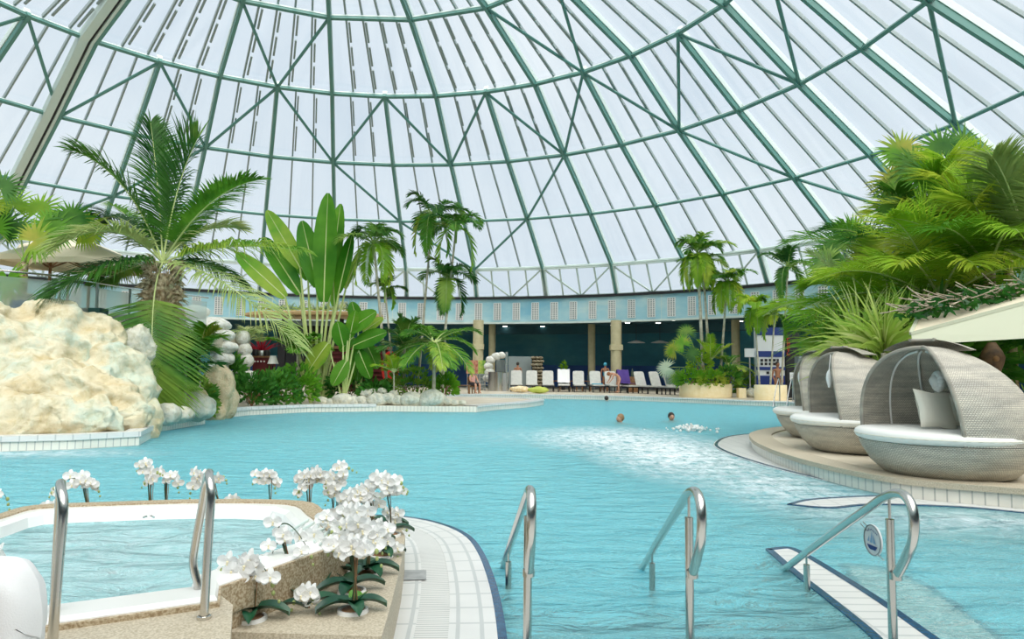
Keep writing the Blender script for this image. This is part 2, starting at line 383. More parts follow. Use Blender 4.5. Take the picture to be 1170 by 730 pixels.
# ================================================================ SETTING: dome
CX, CY = -6.149, 20.512; PH0 = -.736; STEP = 2*PI/36
LV = {'y': (4.0, 18.6), 'z': (10.52, 17.22), 'a': (15.36, 15.59), 'b': (19.05, 13.04), 'c': (22.87, 10.6), 'd': (26.46, 8.10), 'e': (27.49, 6.33)}
def dn(l, k, off=0.0, fr=0.0):
    R, H = LV[l]; a = PH0+(k+fr)*STEP
    if fr:  # stay on the straight chord between nodes
        p, q = dn(l, k, off), dn(l, k+1, off); return p.lerp(q, fr)
    q = V((CX+R*math.sin(a), CY+R*math.cos(a), H))
    if off: q += V((q.x-CX, q.y-CY, H+6)).normalized()*off
    return q
def rad(p): return V((p.x-CX, p.y-CY, p.z+6)).normalized()
ceiling = struct('ceiling')
for k in range(36):
    odd = k % 2 == 1
    seq = 'yzabcde' if odd else 'abcde'
    mb = MB(); mo = MB()
    for i in range(len(seq)-1):
        a, b = dn(seq[i], k), dn(seq[i+1], k)
        d = (b-a).normalized()*.12
        mb.beam(a-d, b+d, .15, .26 if odd else .22, rad(a)); mo.beam(a-d+rad(a)*.24, b+d+rad(b)*.24, .22, .24, rad(a))
    rb = mb.build('rib', 'green', ceiling); mo.build('outer_flange', 'pale', rb)
    if k == 35:   # the wide movement joint of the dome: a pale box rib beside the green one
        mb = MB(); mj = MB()
        for i in range(len(seq)-1):
            a, b = dn(seq[i], k), dn(seq[i+1], k)
            sd = (b-a).cross(rad(a)).normalized(); sd = sd if sd.dot(dn('c', k-1)-dn('c', k)) > 0 else -sd
            mb.beam(a+sd*.52, b+sd*.52, .34, .4, rad(a)); mb.beam(a+sd*.16, b+sd*.16, .12, .34, rad(a)); mj.beam(a+sd*.29, b+sd*.29, .14, .2, rad(a))
        mb.build('box_rib', 'pale', ceiling); mj.build('joint_seal', 'black', ceiling)
for l, w, h in (('y', .14, .26), ('z', .14, .26), ('a', .14, .28), ('b', .13, .26), ('c', .11, .22), ('d', .17, .26)):
    mb = MB(); mp = MB(); step = 2 if l in 'yz' else 1
    for k in range(0 if step == 1 else 1, 36, step):
        a, b = dn(l, k), dn(l, k+step)
        mb.beam(a, b, w, h*.55, rad(a)); 
        mp.beam(a+rad(a)*h*.42, b+rad(b)*h*.42, w*1.25, h*.3, rad(a))
    mb.build('ring_beam', 'pale' if l == 'd' else 'green', ceiling); mp.build('purlin', 'pale', ceiling)
def brace(l1, k1, l2, k2):
    MB().tube([dn(l1, k1 % 36), dn(l2, k2 % 36)], .075, 8).build('brace', 'green', ceiling, smooth=True)
for k in range(0, 36, 2):
    brace('a', k, 'b', k-1); brace('a', k, 'b', k+1)
for k in range(2, 36, 6):
    brace('z', k-1, 'a', k); brace('a', k, 'z', k+1)
for k in range(4, 40, 6):
    brace('b', k-1, 'c', k); brace('c', k, 'd', k+1); brace('d', k+1, 'c', k+2); brace('c', k+2, 'b', k+3)
hub = MB().lathe([(0, .1), (4.2, .05), (4.2, -.25), (0, -.2)], (CX, CY, 18.6), 36).build('crown_plate', 'pale', ceiling)
for k in range(1, 36, 2):     # one glazed sector per pair of bays
    mp = MB(); mm = MB(); mv = MB()
    for l1, l2 in (('y', 'z'), ('z', 'a')):
        q = [dn(l1, k, .34), dn(l1, k+2, .34), dn(l2, k+2, .34), dn(l2, k, .34)]
        mp.add(q, [(0, 1, 2, 3)], [(k*7.3, 0), (k*7.3+(q[1]-q[0]).length, 0), (k*7.3+(q[2]-q[3]).length, 5), (k*7.3, 5)])
        for f in (.2, .4, .6, .8):
            a, b = q[0].lerp(q[1], f), q[3].lerp(q[2], f); r = rad(a)
            mm.beam(a-r*.05, b-r*.05, .085, .16, r)
            if l1 == 'z':
                sd = (b-a).cross(r).normalized()
                for s0, s1 in ((.06, .30), (.36, .60), (.66, .92)):
                    mv.beam(a.lerp(b, s0)-r*.22+sd*.14, a.lerp(b, s1)-r*.22+sd*.14, .09, .07, r)
    for l1, l2 in (('a', 'b'), ('b', 'c'), ('c', 'd')):
        for kk in (k, k+1):
            q = [dn(l1, kk, .34), dn(l1, kk+1, .34), dn(l2, kk+1, .34), dn(l2, kk, .34)]
            mp.add(q, [(0, 1, 2, 3)], [(kk*7.3, q[0].z), (kk*7.3+(q[1]-q[0]).length, q[1].z), (kk*7.3+(q[2]-q[3]).length, q[2].z), (kk*7.3, q[3].z)])
            for f in (.34, .67):
                a, b = q[0].lerp(q[1], f), q[3].lerp(q[2], f); r = rad(a)
                mm.beam(a-r*.05, b-r*.05, .08, .15, r)
                if l1 == 'a' and (kk % 36) < 12:
                    sd = (b-a).cross(r).normalized()
                    for s0, s1 in ((.1, .44), (.52, .88)):
                        mv.beam(a.lerp(b, s0)-r*.2+sd*.12, a.lerp(b, s1)-r*.2+sd*.12, .08, .06, r)
    mp.build('glazing', 'pane', ceiling); mm.build('glazing_bar', 'alu', ceiling); mv.build('vent_bar', 'alu', ceiling)
# upright window band between dome foot and gallery front
for k in range(36):
    w = struct('window_%d' % (k+1)); mf = MB(); mp = MB()
    a, b, c, d = dn('d', k), dn('d', k+1), dn('e', k+1), dn('e', k)
    mf.beam(a, d, .3, .22, rad(a)); mf.beam(a, b, .14, .2); mf.beam(d, c, .14, .2)
    for f in (.25, .5, .75): mf.beam(a.lerp(b, f), d.lerp(c, f), .1, .1, rad(a))
    mid = d.lerp(c, .5)
    mf.beam(a, mid, .1, .09, rad(a)); mf.beam(b, mid, .1, .09, rad(a))
    r = rad(a)*.16
    mp.add([a+r, b+r, c+r, d+r], [(0, 1, 2, 3)])
    mf.build('window_frame', 'pale', w); mp.build('pane', 'pane', w)
# gallery front with its sky painting
def ringwall(mb, R, z0, z1, n=72, thick=.2, k0=0, k1=None, full=True):
    for k in range(n):
        a0, a1 = k*2*PI/n, (k+1)*2*PI/n
        if k0 is not None and k1 is not None and not (k0 <= k < k1): continue
        p = [(CX+r*math.sin(a), CY+r*math.cos(a), z) for r in (R, R+thick) for a in (a0, a1) for z in (z0, z1)]
        mb.add(p, [(0, 1, 3, 2), (4, 6, 7, 5), (0, 2, 6, 4), (1, 5, 7, 3)])
fas = struct('wall_gallery_front'); RF = 27.3
mb = MB(); ringwall(mb, RF, 4.62, 6.2); mb.build('painted_panel', 'fascia', fas)
mb = MB(); ringwall(mb, RF-.05, 4.56, 4.68, thick=.3); mb.build('lower_edge', 'pale', fas)
ang0 = math.atan2(0-CX, 44-CY)
ng = 132
for i in range(ng):
    a = i*2*PI/ng
    x, y = CX+(RF-.03)*math.sin(a), CY+(RF-.03)*math.cos(a)
    if y < 20 or abs(x/y) > .8: continue
    mb = MB(); R = Matrix.Rotation(-a, 3, 'Z'); c = V((x, y, 5.38))
    mb.box(c+R @ V((0, .02, 0)), (.46, .02, 1.16), m=R)
    for j in range(10): mb.box(c+R @ V((0, -.01, -.56+j*.1245)), (.5, .05, .042), m=R)
    for xx in (-.23, -.08, .08, .23): mb.box(c+R @ V((xx, -.01, 0)), (.055, .05, 1.16), m=R)
    gr = mb.build('ventilation_grille', 'white', fas)
    mb = MB(); mb.box(c+R @ V((0, .0, 0)), (.44, .024, 1.12), m=R); mb.build('grille_recess', 'grey', gr)
    if i % 2 == 0:
        a2 = a+PI/ng; c2 = V((CX+(RF-.01)*math.sin(a2), CY+(RF-.01)*math.cos(a2), 5.4)); R2 = Matrix.Rotation(-a2, 3, 'Z')
        mb = MB(); mb.box(c2, (.035, .02, 1.5), m=R2); mb.build('panel_joint', 'pale', fas)
mb = MB(); ringwall(mb, RF-.15, 6.2, 6.36, thick=.5); S(mb.build('trim_1', 'black'))
# gallery ceiling, back wall
mb = MB()
for k in range(72):
    a0, a1 = k*2*PI/72, (k+1)*2*PI/72
    p = [(CX+r*math.sin(a), CY+r*math.cos(a), z) for z in (4.66, 4.9) for r in (RF+.1, 38) for a in (a0, a1)]
    mb.add(p, [(0, 1, 3, 2), (4, 6, 7, 5)])
S(mb.build('ceiling_gallery', 'gceil'))
mb = MB(); ringwall(mb, 31.6, 4.1, 4.7, thick=.5); S(mb.build('trim_2', 'gceil'))
mb = MB(); ringwall(mb, 37, 1.9, 4.8); S(mb.build('wall_back', 'mural'))
mb = MB(); ringwall(mb, 36.98, .15, 1.9); S(mb.build('wall_back_lower', 'mural_b'))
# ================================================================ pool outline (plan, metres)
E = [(0.0, 3.25), (-.01, 3.81), (-.06, 4.5), (-.13, 5.1), (-.21, 5.6), (-.32, 6.05), (-.5, 6.42), (-.76, 6.72), (-1.05, 6.9)]
E = [tuple(p[:2]) for p in smoothpts([(x, y, 0) for x, y in E], 3)]
NEARL = [(-14, 4.2), (-10, 3.6), (-6, 3.4), (-4.6, 3.9), (-4.2, 4.7), (-3.8, 5.6), (-3.2, 6.3), (-2.4, 6.75), (-1.6, 6.95)]
NEARR = [(5.5, 3.25), (7.4, 4.6)]
RIGHT = [(7.6, 5.9), (6.6, 6.95), (5.56, 7.77), (4.8, 8.25), (4.45, 8.76), (4.25, 9.71), (4.2, 10.72), (4.26, 11.75), (4.5, 13.2), (5.05, 14.8), (6.3, 16.4), (8.2, 17.6), (10.5, 18.6), (13.2, 20.5), (14.3, 23.5), (13.8, 26.6)]
FAR = [(12.45, 29.0), (11.8, 30.35), (10.34, 31.6), (8.14, 33.74), (5.15, 36.0), (1.63, 36.9), (-1.08, 36.6), (-3.5, 35.6), (-3.6, 34.2), (-1.6, 33.4), (.5, 32.4), (1.35, 31.1), (1.25, 29.94), (.54, 27.9), (-.5, 26.2), (-1.18, 24.6)]
LEFT = [(-4.65, 24.5), (-6.82, 23.7), (-8.1, 21.9), (-8.3, 20.6), (-8.75, 19.6), (-7.9, 18.4), (-7.93, 15.92), (-7.4, 14.73), (-6.9, 13.25), (-7.7, 12.5), (-8.66, 12.1), (-11, 11.6), (-14, 11.4), (-16, 8)]
def sm(pts, n=4): return [tuple(p[:2]) for p in smoothpts([(x, y, 0) for x, y in pts], n)]
RIGHT = sm(RIGHT); FAR = sm(FAR); 
POOL = NEARL+E[::-1]+NEARR+RIGHT+FAR+LEFT
DZ = .2; NZ = .05
def fill(mb, outer, holes, z):
    loops = [[V((x, y, 0)) for x, y in outer]]+[[V((x, y, 0)) for x, y in h] for h in holes]
    flat = [p for l in loops for p in l]; tr = geometry.tessellate_polygon(loops)
    fs = []
    for t in tr:
        a, b, c = [flat[i] for i in t]
        fs.append(tuple(t) if (b-a).cross(c-a).z > 0 else tuple(reversed(t)))
    mb.add([(p.x, p.y, z) for p in flat], fs, [(p.x, p.y) for p in flat])
circ = [(CX+37.1*math.sin(i*2*PI/72), CY+37.1*math.cos(i*2*PI/72)) for i in range(72)]
hole = NEARL[:1]+[(-14, -7), (11, -7), (11, 4.6)]+NEARR[-1:]+RIGHT+FAR+LEFT
hole = hole[1:]+hole[:1]
mb = MB(); fill(mb, circ, [hole], DZ); S(mb.build('floor', 'stone'))
mb = MB(); fill(mb, NEARL+E[::-1]+NEARR+[(11, 4.6), (11, -7), (-14, -7)], [], NZ-.02); S(mb.build('floor_near', 'tile_deck'))
def strip(mb, pts, z0, z1, closed=True):
    L = 0; n = len(pts)
    for i in range(n if closed else n-1):
        a, b = pts[i], pts[(i+1) % n]; d = math.dist(a, b)
        mb.add([(*a, z0), (*b, z0), (*b, z1), (*a, z1)], [(0, 1, 2, 3)], [(L, z0), (L+d, z0), (L+d, z1), (L, z1)]); L += d
mb = MB(); strip(mb, NEARR[-1:]+RIGHT+FAR+LEFT+NEARL[:1], -.12, DZ, False); S(mb.build('trim_3', 'tile_curb'))
mb = MB(); strip(mb, NEARL+E[::-1]+NEARR, -.12, NZ, False); S(mb.build('trim_4', 'navy'))
mb = MB(); strip(mb, POOL, -1.35, -.1); S(mb.build('wall_pool', 'tile_far'))
mb = MB(); fill(mb, [(-17, 2), (16, 2), (16, 39), (-17, 39)], [], -1.3); S(mb.build('floor_pool', 'tile_pool'))
def offs(pts, d):
    out = []
    for i, p in enumerate(pts):
        a = V((*pts[max(i-1, 0)], 0)); b = V((*pts[min(i+1, len(pts)-1)], 0)); t = (b-a).normalized()
        out.append((p[0]-t.y*d, p[1]+t.x*d))
    return out
def band(name, m, pts, d0, d1, z0, z1, parent=None):
    a, b = offs(pts, d0), offs(pts, d1); mb = MB(); L = 0
    for i in range(len(pts)-1):
        l = math.dist(pts[i], pts[i+1])
        q = [(*a[i], z1), (*a[i+1], z1), (*b[i+1], z1), (*b[i], z1)]
        if (V(q[1])-V(q[0])).cross(V(q[2])-V(q[0])).z < 0: q = q[::-1]; u = [(L, d1), (L+l, d1), (L+l, d0), (L, d0)]; u = [(L, d1), (L+l, d1), (L+l, d0), (L, d0)]
        else: u = [(L, d0), (L+l, d0), (L+l, d1), (L, d1)]
        mb.add(q, [(0, 1, 2, 3)], u)
        mb.add([(*a[i], z0), (*a[i+1], z0), (*a[i+1], z1), (*a[i], z1)], [(0, 1, 2, 3)], [(L, 0), (L+l, 0), (L+l, .1), (L, .1)])
        mb.add([(*b[i], z0), (*b[i+1], z0), (*b[i+1], z1), (*b[i], z1)], [(0, 1, 2, 3)], [(L, 0), (L+l, 0), (L+l, .1), (L, .1)]); L += l
    o = mb.build(name, m, parent); return o if parent else S(o)
# coping on the daybed terrace and along the far shore
rc = NEARR[-1:]+RIGHT
band('trim_5', 'granite_l', rc, .04, -.38, DZ-.04, DZ+.025)
band('trim_6', 'tile_w', FAR, .03, -.55, DZ-.04, DZ+.02)
band('trim_7', 'tile_w', LEFT, .03, -.3, DZ-.04, DZ+.06)
# near deck: edge tiles, grooved overflow drain, inner tiles
EE = E+NEARL[::-1][:3]
band('trim_8', 'navy', EE, 0, .05, NZ-.1, NZ+.004)
band('trim_9', 'tile_w', EE, .05, .31, NZ-.03, NZ+.006)
band('trim_10', 'grate', EE, .31, .49, NZ-.03, NZ+.002)
band('trim_11', 'tile_w', EE, .49, .75, NZ-.03, NZ+.006)
dt = MB(); p0 = g(451, 651, NZ+.012); p1 = g(487, 651, NZ+.012); p2 = g(487, 662, NZ+.012); p3 = g(451, 663, NZ+.012)
dt.add([p0, p1, p2, p3], [(3, 2, 1, 0)]); S(dt.build('trim_12', mat('grey granite tile', (.30, .31, .31), .4, 0, (.42, .43, .43), 14)))
# wet shelf in front of the daybed terrace, just under the water
SH = [(4.6, 8.5), (4.11, 10.2), (3.92, 11.6), (3.88, 12.96), (4.07, 14.34), (4.87, 16.11), (6.01, 17.12), (7.5, 17.8)]
SHc = sm(SH)
shp = SHc+[(7.6, 17.0), (5.5, 15), (4.7, 13), (4.4, 11), (4.5, 9.5)]
o = MB().prism(shp, -1.3, .012).build('trim_13', 'tile_w'); S(o)
band('trim_14', 'navy', SHc, -.02, -.08, -.3, .016)
def submerged(nm, pts, z, m='tile_w', edge=.045, depth=1.2):
    c = sm(pts+pts[:1], 5)[:-1]
    S(MB().prism(c, z-depth, z).build(nm, m))
    cc = c+c[:1]; s = sum(cc[i][0]*cc[i+1][1]-cc[i+1][0]*cc[i][1] for i in range(len(cc)-1))
    band('trim_%d' % (int(nm[5:])+40), 'navy', cc, -.01 if s > 0 else .01, edge if s > 0 else -edge, z-.09, z+.004)
submerged('trim_15', [tuple(g(x, y, -.02)[:2]) for x, y in ((876, 631), (902, 629), (925, 639), (960, 660), (1010, 692), (1075, 738), (1150, 790), (1080, 800), (1020, 755), (985, 722), (940, 685), (905, 657))], .006)
submerged('trim_16', [tuple(g(x, y, -.02)[:2]) for x, y in ((900, 579), (925, 573), (990, 569), (1040, 569), (1100, 571), (1190, 582), (1190, 590), (1100, 582), (1000, 579), (950, 583))], .006)
submerged('trim_17', [tuple(g(x, y, -.1)[:2]) for x, y in ((905, 586), (950, 580), (1060, 580), (1180, 588), (1240, 600), (1240, 612), (1100, 602), (1000, 598), (950, 600))], -.1)
submerged('trim_18', [tuple(g(x, y, -.1)[:2]) for x, y in ((960, 655), (1010, 660), (1060, 680), (1110, 715), (1160, 760), (1100, 780), (1040, 735), (985, 690))], -.1)
# entry steps under the hand rails
for i, (ya, yb, z) in enumerate(((3.2, 3.75, -.1), (3.2, 4.1, -.26), (3.2, 4.45, -.42), (3.2, 4.8, -.58))):
    pts = [(-.05, ya), (.9, ya), (3.2, ya), (3.2, yb-.1), (1.9, yb+.05), (.9, yb+.08), (-.1, yb)]
    S(MB().prism(pts, -1.3, z).build('trim_%d' % (20+i), 'tile_far'))
    band('trim_%d' % (30+i), 'navy', [(-.08, yb-.0), (.9, yb+.08), (1.9, yb+.05), (3.2, yb-.1)], .012, -.10, z-.05, z+.005)
M['water'] = water('pool water', foam=[(2.9, 13.4, 1.9, 5.0, 1.9), (2.3, 15.5, 2.4, 3.8, 1.7), (3.4, 9.4, 1.3, 2.8, 1.1), (.8, 16, 2.4, 3, .35), (4.7, 7.1, 2.2, .8, .7), (-8.5, 12.0, 3, .9, 1.0)])
mb = MB(); fill(mb, POOL, [], 0.0); wt = mb.build('pool_water', 'water'); tag(wt, 'blue rippled water filling the large curved swimming pool', 'water', kind='stuff')
# ================================================================ plant builders
def perp(d, t):
    w = t-d*t.dot(d)
    return w.normalized() if w.length > 1e-5 else d.orthogonal().normalized()
def blade(mb, p, d, L, w, droop, segs=3, wd=None, flat=.0):
    wd = wd if wd is not None else perp(d, V((0, 0, 1)))
    pts = [p]; q = p.copy(); dd = d.copy()
    for i in range(segs):
        q = q+dd*(L/segs); pts.append(q.copy()); dd = (dd+V((0, 0, -droop/segs))).normalized()
    prof = [.45, 1, .8, .45, .2][:segs] if segs > 2 else [.5, 1]
    vs = []; fs = []
    for i in range(segs): vs += [pts[i]-wd*(w*prof[i]/2), pts[i]+wd*(w*prof[i]/2)]
    vs.append(pts[-1])
    for i in range(segs-1): fs.append((2*i, 2*i+1, 2*i+3, 2*i+2))
    fs.append((2*segs-2, 2*segs-1, 2*segs)); mb.add(vs, fs)
def frond(parent, m, a, b, c, L=.5, n=36, w=.035, droop=.8, start=.14, rise=.25, rr=.022, stem='stem_p', seed=None, segs=3, tipa=62):
    """feather leaf on a curved midrib a-b-c"""
    rnd = random.Random(seed if seed is not None else random.random())
    a, b, c = V(a), V(b), V(c); mb = MB()
    S0 = None
    for i in range(n):
        t = start+(1-start)*(i+.5)/n
        p = bez(a, b, c, t); T = (bez(a, b, c, min(t+.02, 1))-bez(a, b, c, t-.02)).normalized()
        sd = T.cross(V((0, 0, 1)))
        if sd.length < .25 and S0 is not None: sd = perp(T, S0)
        sd.normalize(); S0 = sd; U = sd.cross(T)
        u = (t-start)/(1-start); l = L*(.45+.75*math.sin(PI*min(1, .12+u*.78)))*(1 if u < .85 else 1-(u-.85)*2.4)
        ang = math.radians(18+(tipa-18)*u)
        for s in (-1, 1):
            d = (sd*s*math.cos(ang)+T*math.sin(ang)+U*(rise+rnd.uniform(-.16, .16))).normalized()
            blade(mb, p, d, l*rnd.uniform(.86, 1.08), w, droop*rnd.uniform(.7, 1.3), segs, perp(d, T))
    blade(mb, c, (c-b).normalized(), L*.5, w, droop*.5)
    f = mb.build('frond', m, parent)
    pts = [bez(a, b, c, i/10) for i in range(11)]
    MB().tube(pts, [rr*(1.25-i*.105) for i in range(11)], 5, False).build('midrib', stem, f, smooth=True)
    return f
def arcfrond(parent, m, top, az, el, ln, sag, **k):
    h = V((math.cos(az), math.sin(az), 0)); d = h*math.cos(el)+V((0, 0, math.sin(el)))
    b = top+d*ln*.55; c = top+h*ln*math.cos(el)*.95+V((0, 0, ln*(math.sin(el)*.9-sag)))
    return frond(parent, m, top, b, c, **k)
def trunk(parent, pts, r0, r1, m='trunk', rings=True, name='trunk', n=12):
    P = smoothpts(pts, 10); k = len(P); rs = []
    for i in range(k):
        r = r0+(r1-r0)*i/(k-1)
        if i == 0: r *= 1.35
        rs.append(r*(1+(.06 if rings and i % 2 else 0)))
    return MB().tube(P, rs, n).build(name, m, parent, smooth=True, angle=70)
def fanleaf(parent, m, base, c, nrm, up, R=.5, n=30, spread=280, droop=.35, w=None, pet=True, stem='stem_g', seed=0, pr=.012):
    rnd = random.Random(seed); mb = MB(); nrm = V(nrm).normalized(); up = perp(nrm, V(up)); sd = nrm.cross(up)
    w = w or 2*R*.5*math.sin(math.radians(spread/n/2))*1.55
    for i in range(n):
        a = math.radians(-spread/2+spread*(i+.5)/n); d = (up*math.cos(a)+sd*math.sin(a)+nrm*(.06 if i % 2 else -.06)).normalized()
        blade(mb, V(c), d, R*(1-.12*abs(a)/PI)*rnd.uniform(.92, 1.05), w, droop*rnd.uniform(.7, 1.3), 4, perp(d, nrm.cross(d)))
    f = mb.build('fan_leaf', m, parent)
    if pet:
        mid = (V(base)+V(c))/2+V((0, 0, (V(c)-V(base)).length*.12))
        MB().tube([bez(V(base), mid, V(c), i/6) for i in range(7)], pr, 5, False).build('petiole', stem, f, smooth=True)
    return f
def paddle(parent, m, base, root, tip, width, bend=.1, face=None, fold=.25, pr=.03):
    """large banana-like leaf on a long stalk"""
    base, root, tip = V(base), V(root), V(tip); ax = tip-root; L = ax.length; t = ax.normalized()
    face = V(face) if face is not None else V((0, -1, .2))
    nrm = perp(t, face); sd = t.cross(nrm)
    def cl(u): return root+ax*u+nrm*(-bend*L*(u*(1-u)*0+u*u*.5))
    def W(u): return width*.5*max(0, math.sin(PI*min(1, u*.955+.04)))**.5
    def fn(u, v):
        x = (v*2-1); rip = .012*math.sin(u*70)*abs(x)
        return cl(u)+sd*x*W(u)+nrm*(abs(x)*W(u)*fold+rip)
    mb = MB().grid(fn, 26, 8); f = mb.build('paddle_leaf', m, parent, smooth=True, angle=80)
    MB().tube([cl(i/10)+nrm*.01 for i in range(11)], [pr*.7*(1-i*.085) for i in range(11)], 6, False).build('midrib', 'stem_p', f, smooth=True)
    MB().tube([bez(base, lerp(base, root, .55)+V((0, 0, .0)), root, i/8) for i in range(9)], [pr*(1.5-.09*i) for i in range(9)], 7, False).build('stalk', 'stem_p', f, smooth=True)
    return f
def strapplant(parent, m, c, n=40, L=.9, w=.05, el=(20, 85), droop=1.4, seed=1, name='strap_leaf', groups=4):
    rnd = random.Random(seed)
    for gq in range(groups):
        mb = MB()
        for i in range(n//groups):
            az = rnd.uniform(0, 2*PI); e = math.radians(rnd.uniform(*el)); d = V((math.cos(az)*math.cos(e), math.sin(az)*math.cos(e), math.sin(e)))
            blade(mb, V(c), d, L*rnd.uniform(.7, 1.1), w, droop*rnd.uniform(.6, 1.3), 5)
        mb.build(name, m, parent)
def leafball(parent, m, c, rx, ry, rz, n=260, L=.14, w=.06, seed=1, name='foliage', droop=.5, up=.3):
    rnd = random.Random(seed); mb = MB(); c = V(c)
    for i in range(n):
        d = V((rnd.gauss(0, 1), rnd.gauss(0, 1), rnd.gauss(0, 1))).normalized(); k = rnd.uniform(.45, 1)**.5
        if d.z < -.5: d.z *= -.4
        p = c+V((d.x*rx, d.y*ry, d.z*rz))*k
        dd = (d+V((rnd.uniform(-.6, .6), rnd.uniform(-.6, .6), up+rnd.uniform(-.5, .5)))).normalized()
        blade(mb, p, dd, L*rnd.uniform(.7, 1.3), w, droop, 3)
    return mb.build(name, m, parent)
def crown(parent, m, top, n, ln, el, sag, L, seed, nl=26, w=.035, droop=.8, **k):
    rnd = random.Random(seed)
    for i in range(n):
        az = 2*PI*i/n*1.0+rnd.uniform(-.25, .25)
        e = math.radians(rnd.uniform(*el)); arcfrond(parent, m, V(top), az, e, ln*rnd.uniform(.85, 1.12), sag*rnd.uniform(.7, 1.3), L=L, n=nl, w=w, droop=droop, seed=seed*31+i, **k)
def ground(p, z=DZ): return V((p.x, p.y, z))
# ================================================================ LEFT: coconut palm with fibrous crown
Y0 = 17.5
top = at(186, 300, Y0); foot = ground(at(192, 460, Y0), DZ)
cp = thing('coconut_palm', 'tall coconut palm with shaggy fibrous trunk and huge arching fronds behind the cream rock', 'palm', foot)
trunk(cp, [foot, lerp(foot, top, .5)+V((-.1, 0, 0)), top+V((0, 0, -.3))], .24, .3, 'fibre')
mb = MB(); rnd = random.Random(4)
for i in range(420):
    z = rnd.uniform(-1.7, -.05); a = rnd.uniform(0, 2*PI); p = top+V((math.cos(a)*.3, math.sin(a)*.3, z))
    blade(mb, p, V((math.cos(a)*.5, math.sin(a)*.5, rnd.uniform(-.2, 1))).normalized(), rnd.uniform(.15, .42), rnd.uniform(.05, .13), 1.6, 3)
mb.build('leaf_sheath', 'fibre', cp)
def fr(pxb, pxt, yb=0, yt=0, m='frond', L=.85, n=104, w=.042, base=None, par=cp, Y=Y0, **k):
    a = base or top; b = at(*pxb, Y+yb); c = at(*pxt, Y+yt)
    return frond(par, m, a, b, c, L=L*1.2, n=n, w=w, **k)
fr((150, 195), (84, 172), -.3, -.8, L=.75, droop=1.0)
fr((182, 215), (172, 140), .5, .6, 'frond_d', L=.7)
fr((200, 205), (226, 158), .0, .1, 'frond_d', L=1.0, droop=.6)
fr((235, 215), (297, 205), -.6, -1.0, L=.6)
fr((225, 250), (276, 262), .9, 1.6, 'frond_p', L=.6)
fr((130, 215), (100, 268), .8, 1.2, 'frond_d', L=.7)
fr((130, 238), (66, 282), -1.2, -2.0, 'frond_p', L=.85, droop=.9)
fr((120, 285), (52, 345), -1.4, -2.2, 'frond_d', L=.9, droop=1.3)
fr((250, 272), (345, 286), .2, -.4, 'frond', L=.85, droop=1.6)
fr((250, 300), (340, 395), -1.2, -1.8, 'frond_p', L=.95, n=64, droop=1.2)
fr((235, 290), (282, 330), 1.0, 1.4, 'frond_d', L=.6, droop=1.5)
fr((168, 330), (176, 462), -1.2, -1.0, 'frond_d', L=1.15, n=70, w=.042, droop=.25, start=.42, tipa=50)
fr((200, 262), (240, 236), 1.2, 2.2, 'frond', L=.6)
fr((160, 255), (130, 235), 1.2, 2.2, 'frond', L=.6)
fr((150, 300), (110, 325), .9, 1.4, 'frond', L=.6, droop=1.4)
# smaller palms under it
def spotpalm(px, py, Y, label, m='frond', n=9, ln=1.2, el=(10, 70), sag=.35, L=.4, tp=None, tr=.05, seed=1, group=None, name='palm', cat='palm', z=DZ, tm='trunk', **k):
    """palm whose crown starts near the picture point, standing on the ground below"""
    tp_ = at(px, py, Y); ft = V((tp_.x, tp_.y, z)) if tp is None else V(tp)
    t = thing(name, label, cat, ft, group)
    if (tp_-ft).length > .25: trunk(t, [ft, lerp(ft, tp_, .5)+V((.02, 0, 0)), tp_], tr, tr*.8, tm)
    crown(t, m, tp_, n, ln, el, sag, L, seed, **k); return t
spotpalm(212, 425, 17.2, 'young feather palm leaning beside the grey boulders at the left shore', 'frond_d', 11, 1.25, (5, 75), .3, .45, seed=5, name='feather_palm', tr=.035, w=.05)
spotpalm(228, 405, 18.3, 'bushy feather palm right of the coconut palm trunk', 'fan', 10, 1.1, (15, 80), .3, .4, seed=6, name='feather_palm', tr=.04, w=.05)
spotpalm(285, 388, 26, 'small arching palm under the white stacked stones beside the glass pane', 'frond_p', 8, 1.5, (0, 60), .4, .4, seed=8, name='feather_palm', tr=.05)
# far left fan palms on the terrace
def fanpalm(nm, px, py, Y, label, leaves, R, m, foot_z, tr=.1, tm='fibre', seed=1, ft=None):
    b = at(px, py, Y); f = V((b.x, b.y, foot_z)); t = thing(nm, label, 'palm', f)
    if b.z-foot_z > .15: trunk(t, [f, lerp(f, b, .5), b], tr, tr*.8, tm)
    for i, (lx, ly, dy, nx, nz) in enumerate(leaves):
        c = at(lx, ly, Y+dy); d = (c-b).normalized()
        fanleaf(t, m[i % len(m)], b, c, (nx, -1, nz), d, R, 34, 300, .55, seed=seed+i, pr=.014)
    return t
TZ = 2.55
fanpalm('fan_palm', 28, 300, 17.4, 'yellow green fan palm growing on the terrace at the far left', [(-5, 262, -.3, -.3, .3), (45, 240, .3, .1, .5), (82, 250, -.2, .5, .5), (60, 262, -.4, .4, .2), (15, 235, .4, 0, .5), (8, 320, -.5, -.2, .1), (40, 275, -.7, .1, .2), (95, 262, .5, .5, .2), (22, 262, .8, 0, .8)], .68, ['fan', 'frond_y', 'fan'], TZ, seed=11)
fanpalm('fan_palm', -12, 285, 17.0, 'dark fan palm cut by the left picture edge on the terrace', [(2, 215, 0, .2, .4), (-15, 235, .2, .1, .5), (5, 260, .3, .4, .2), (-30, 255, 0, -.3, .3)], .62, ['frond_d', 'frond_y'], TZ, seed=21)
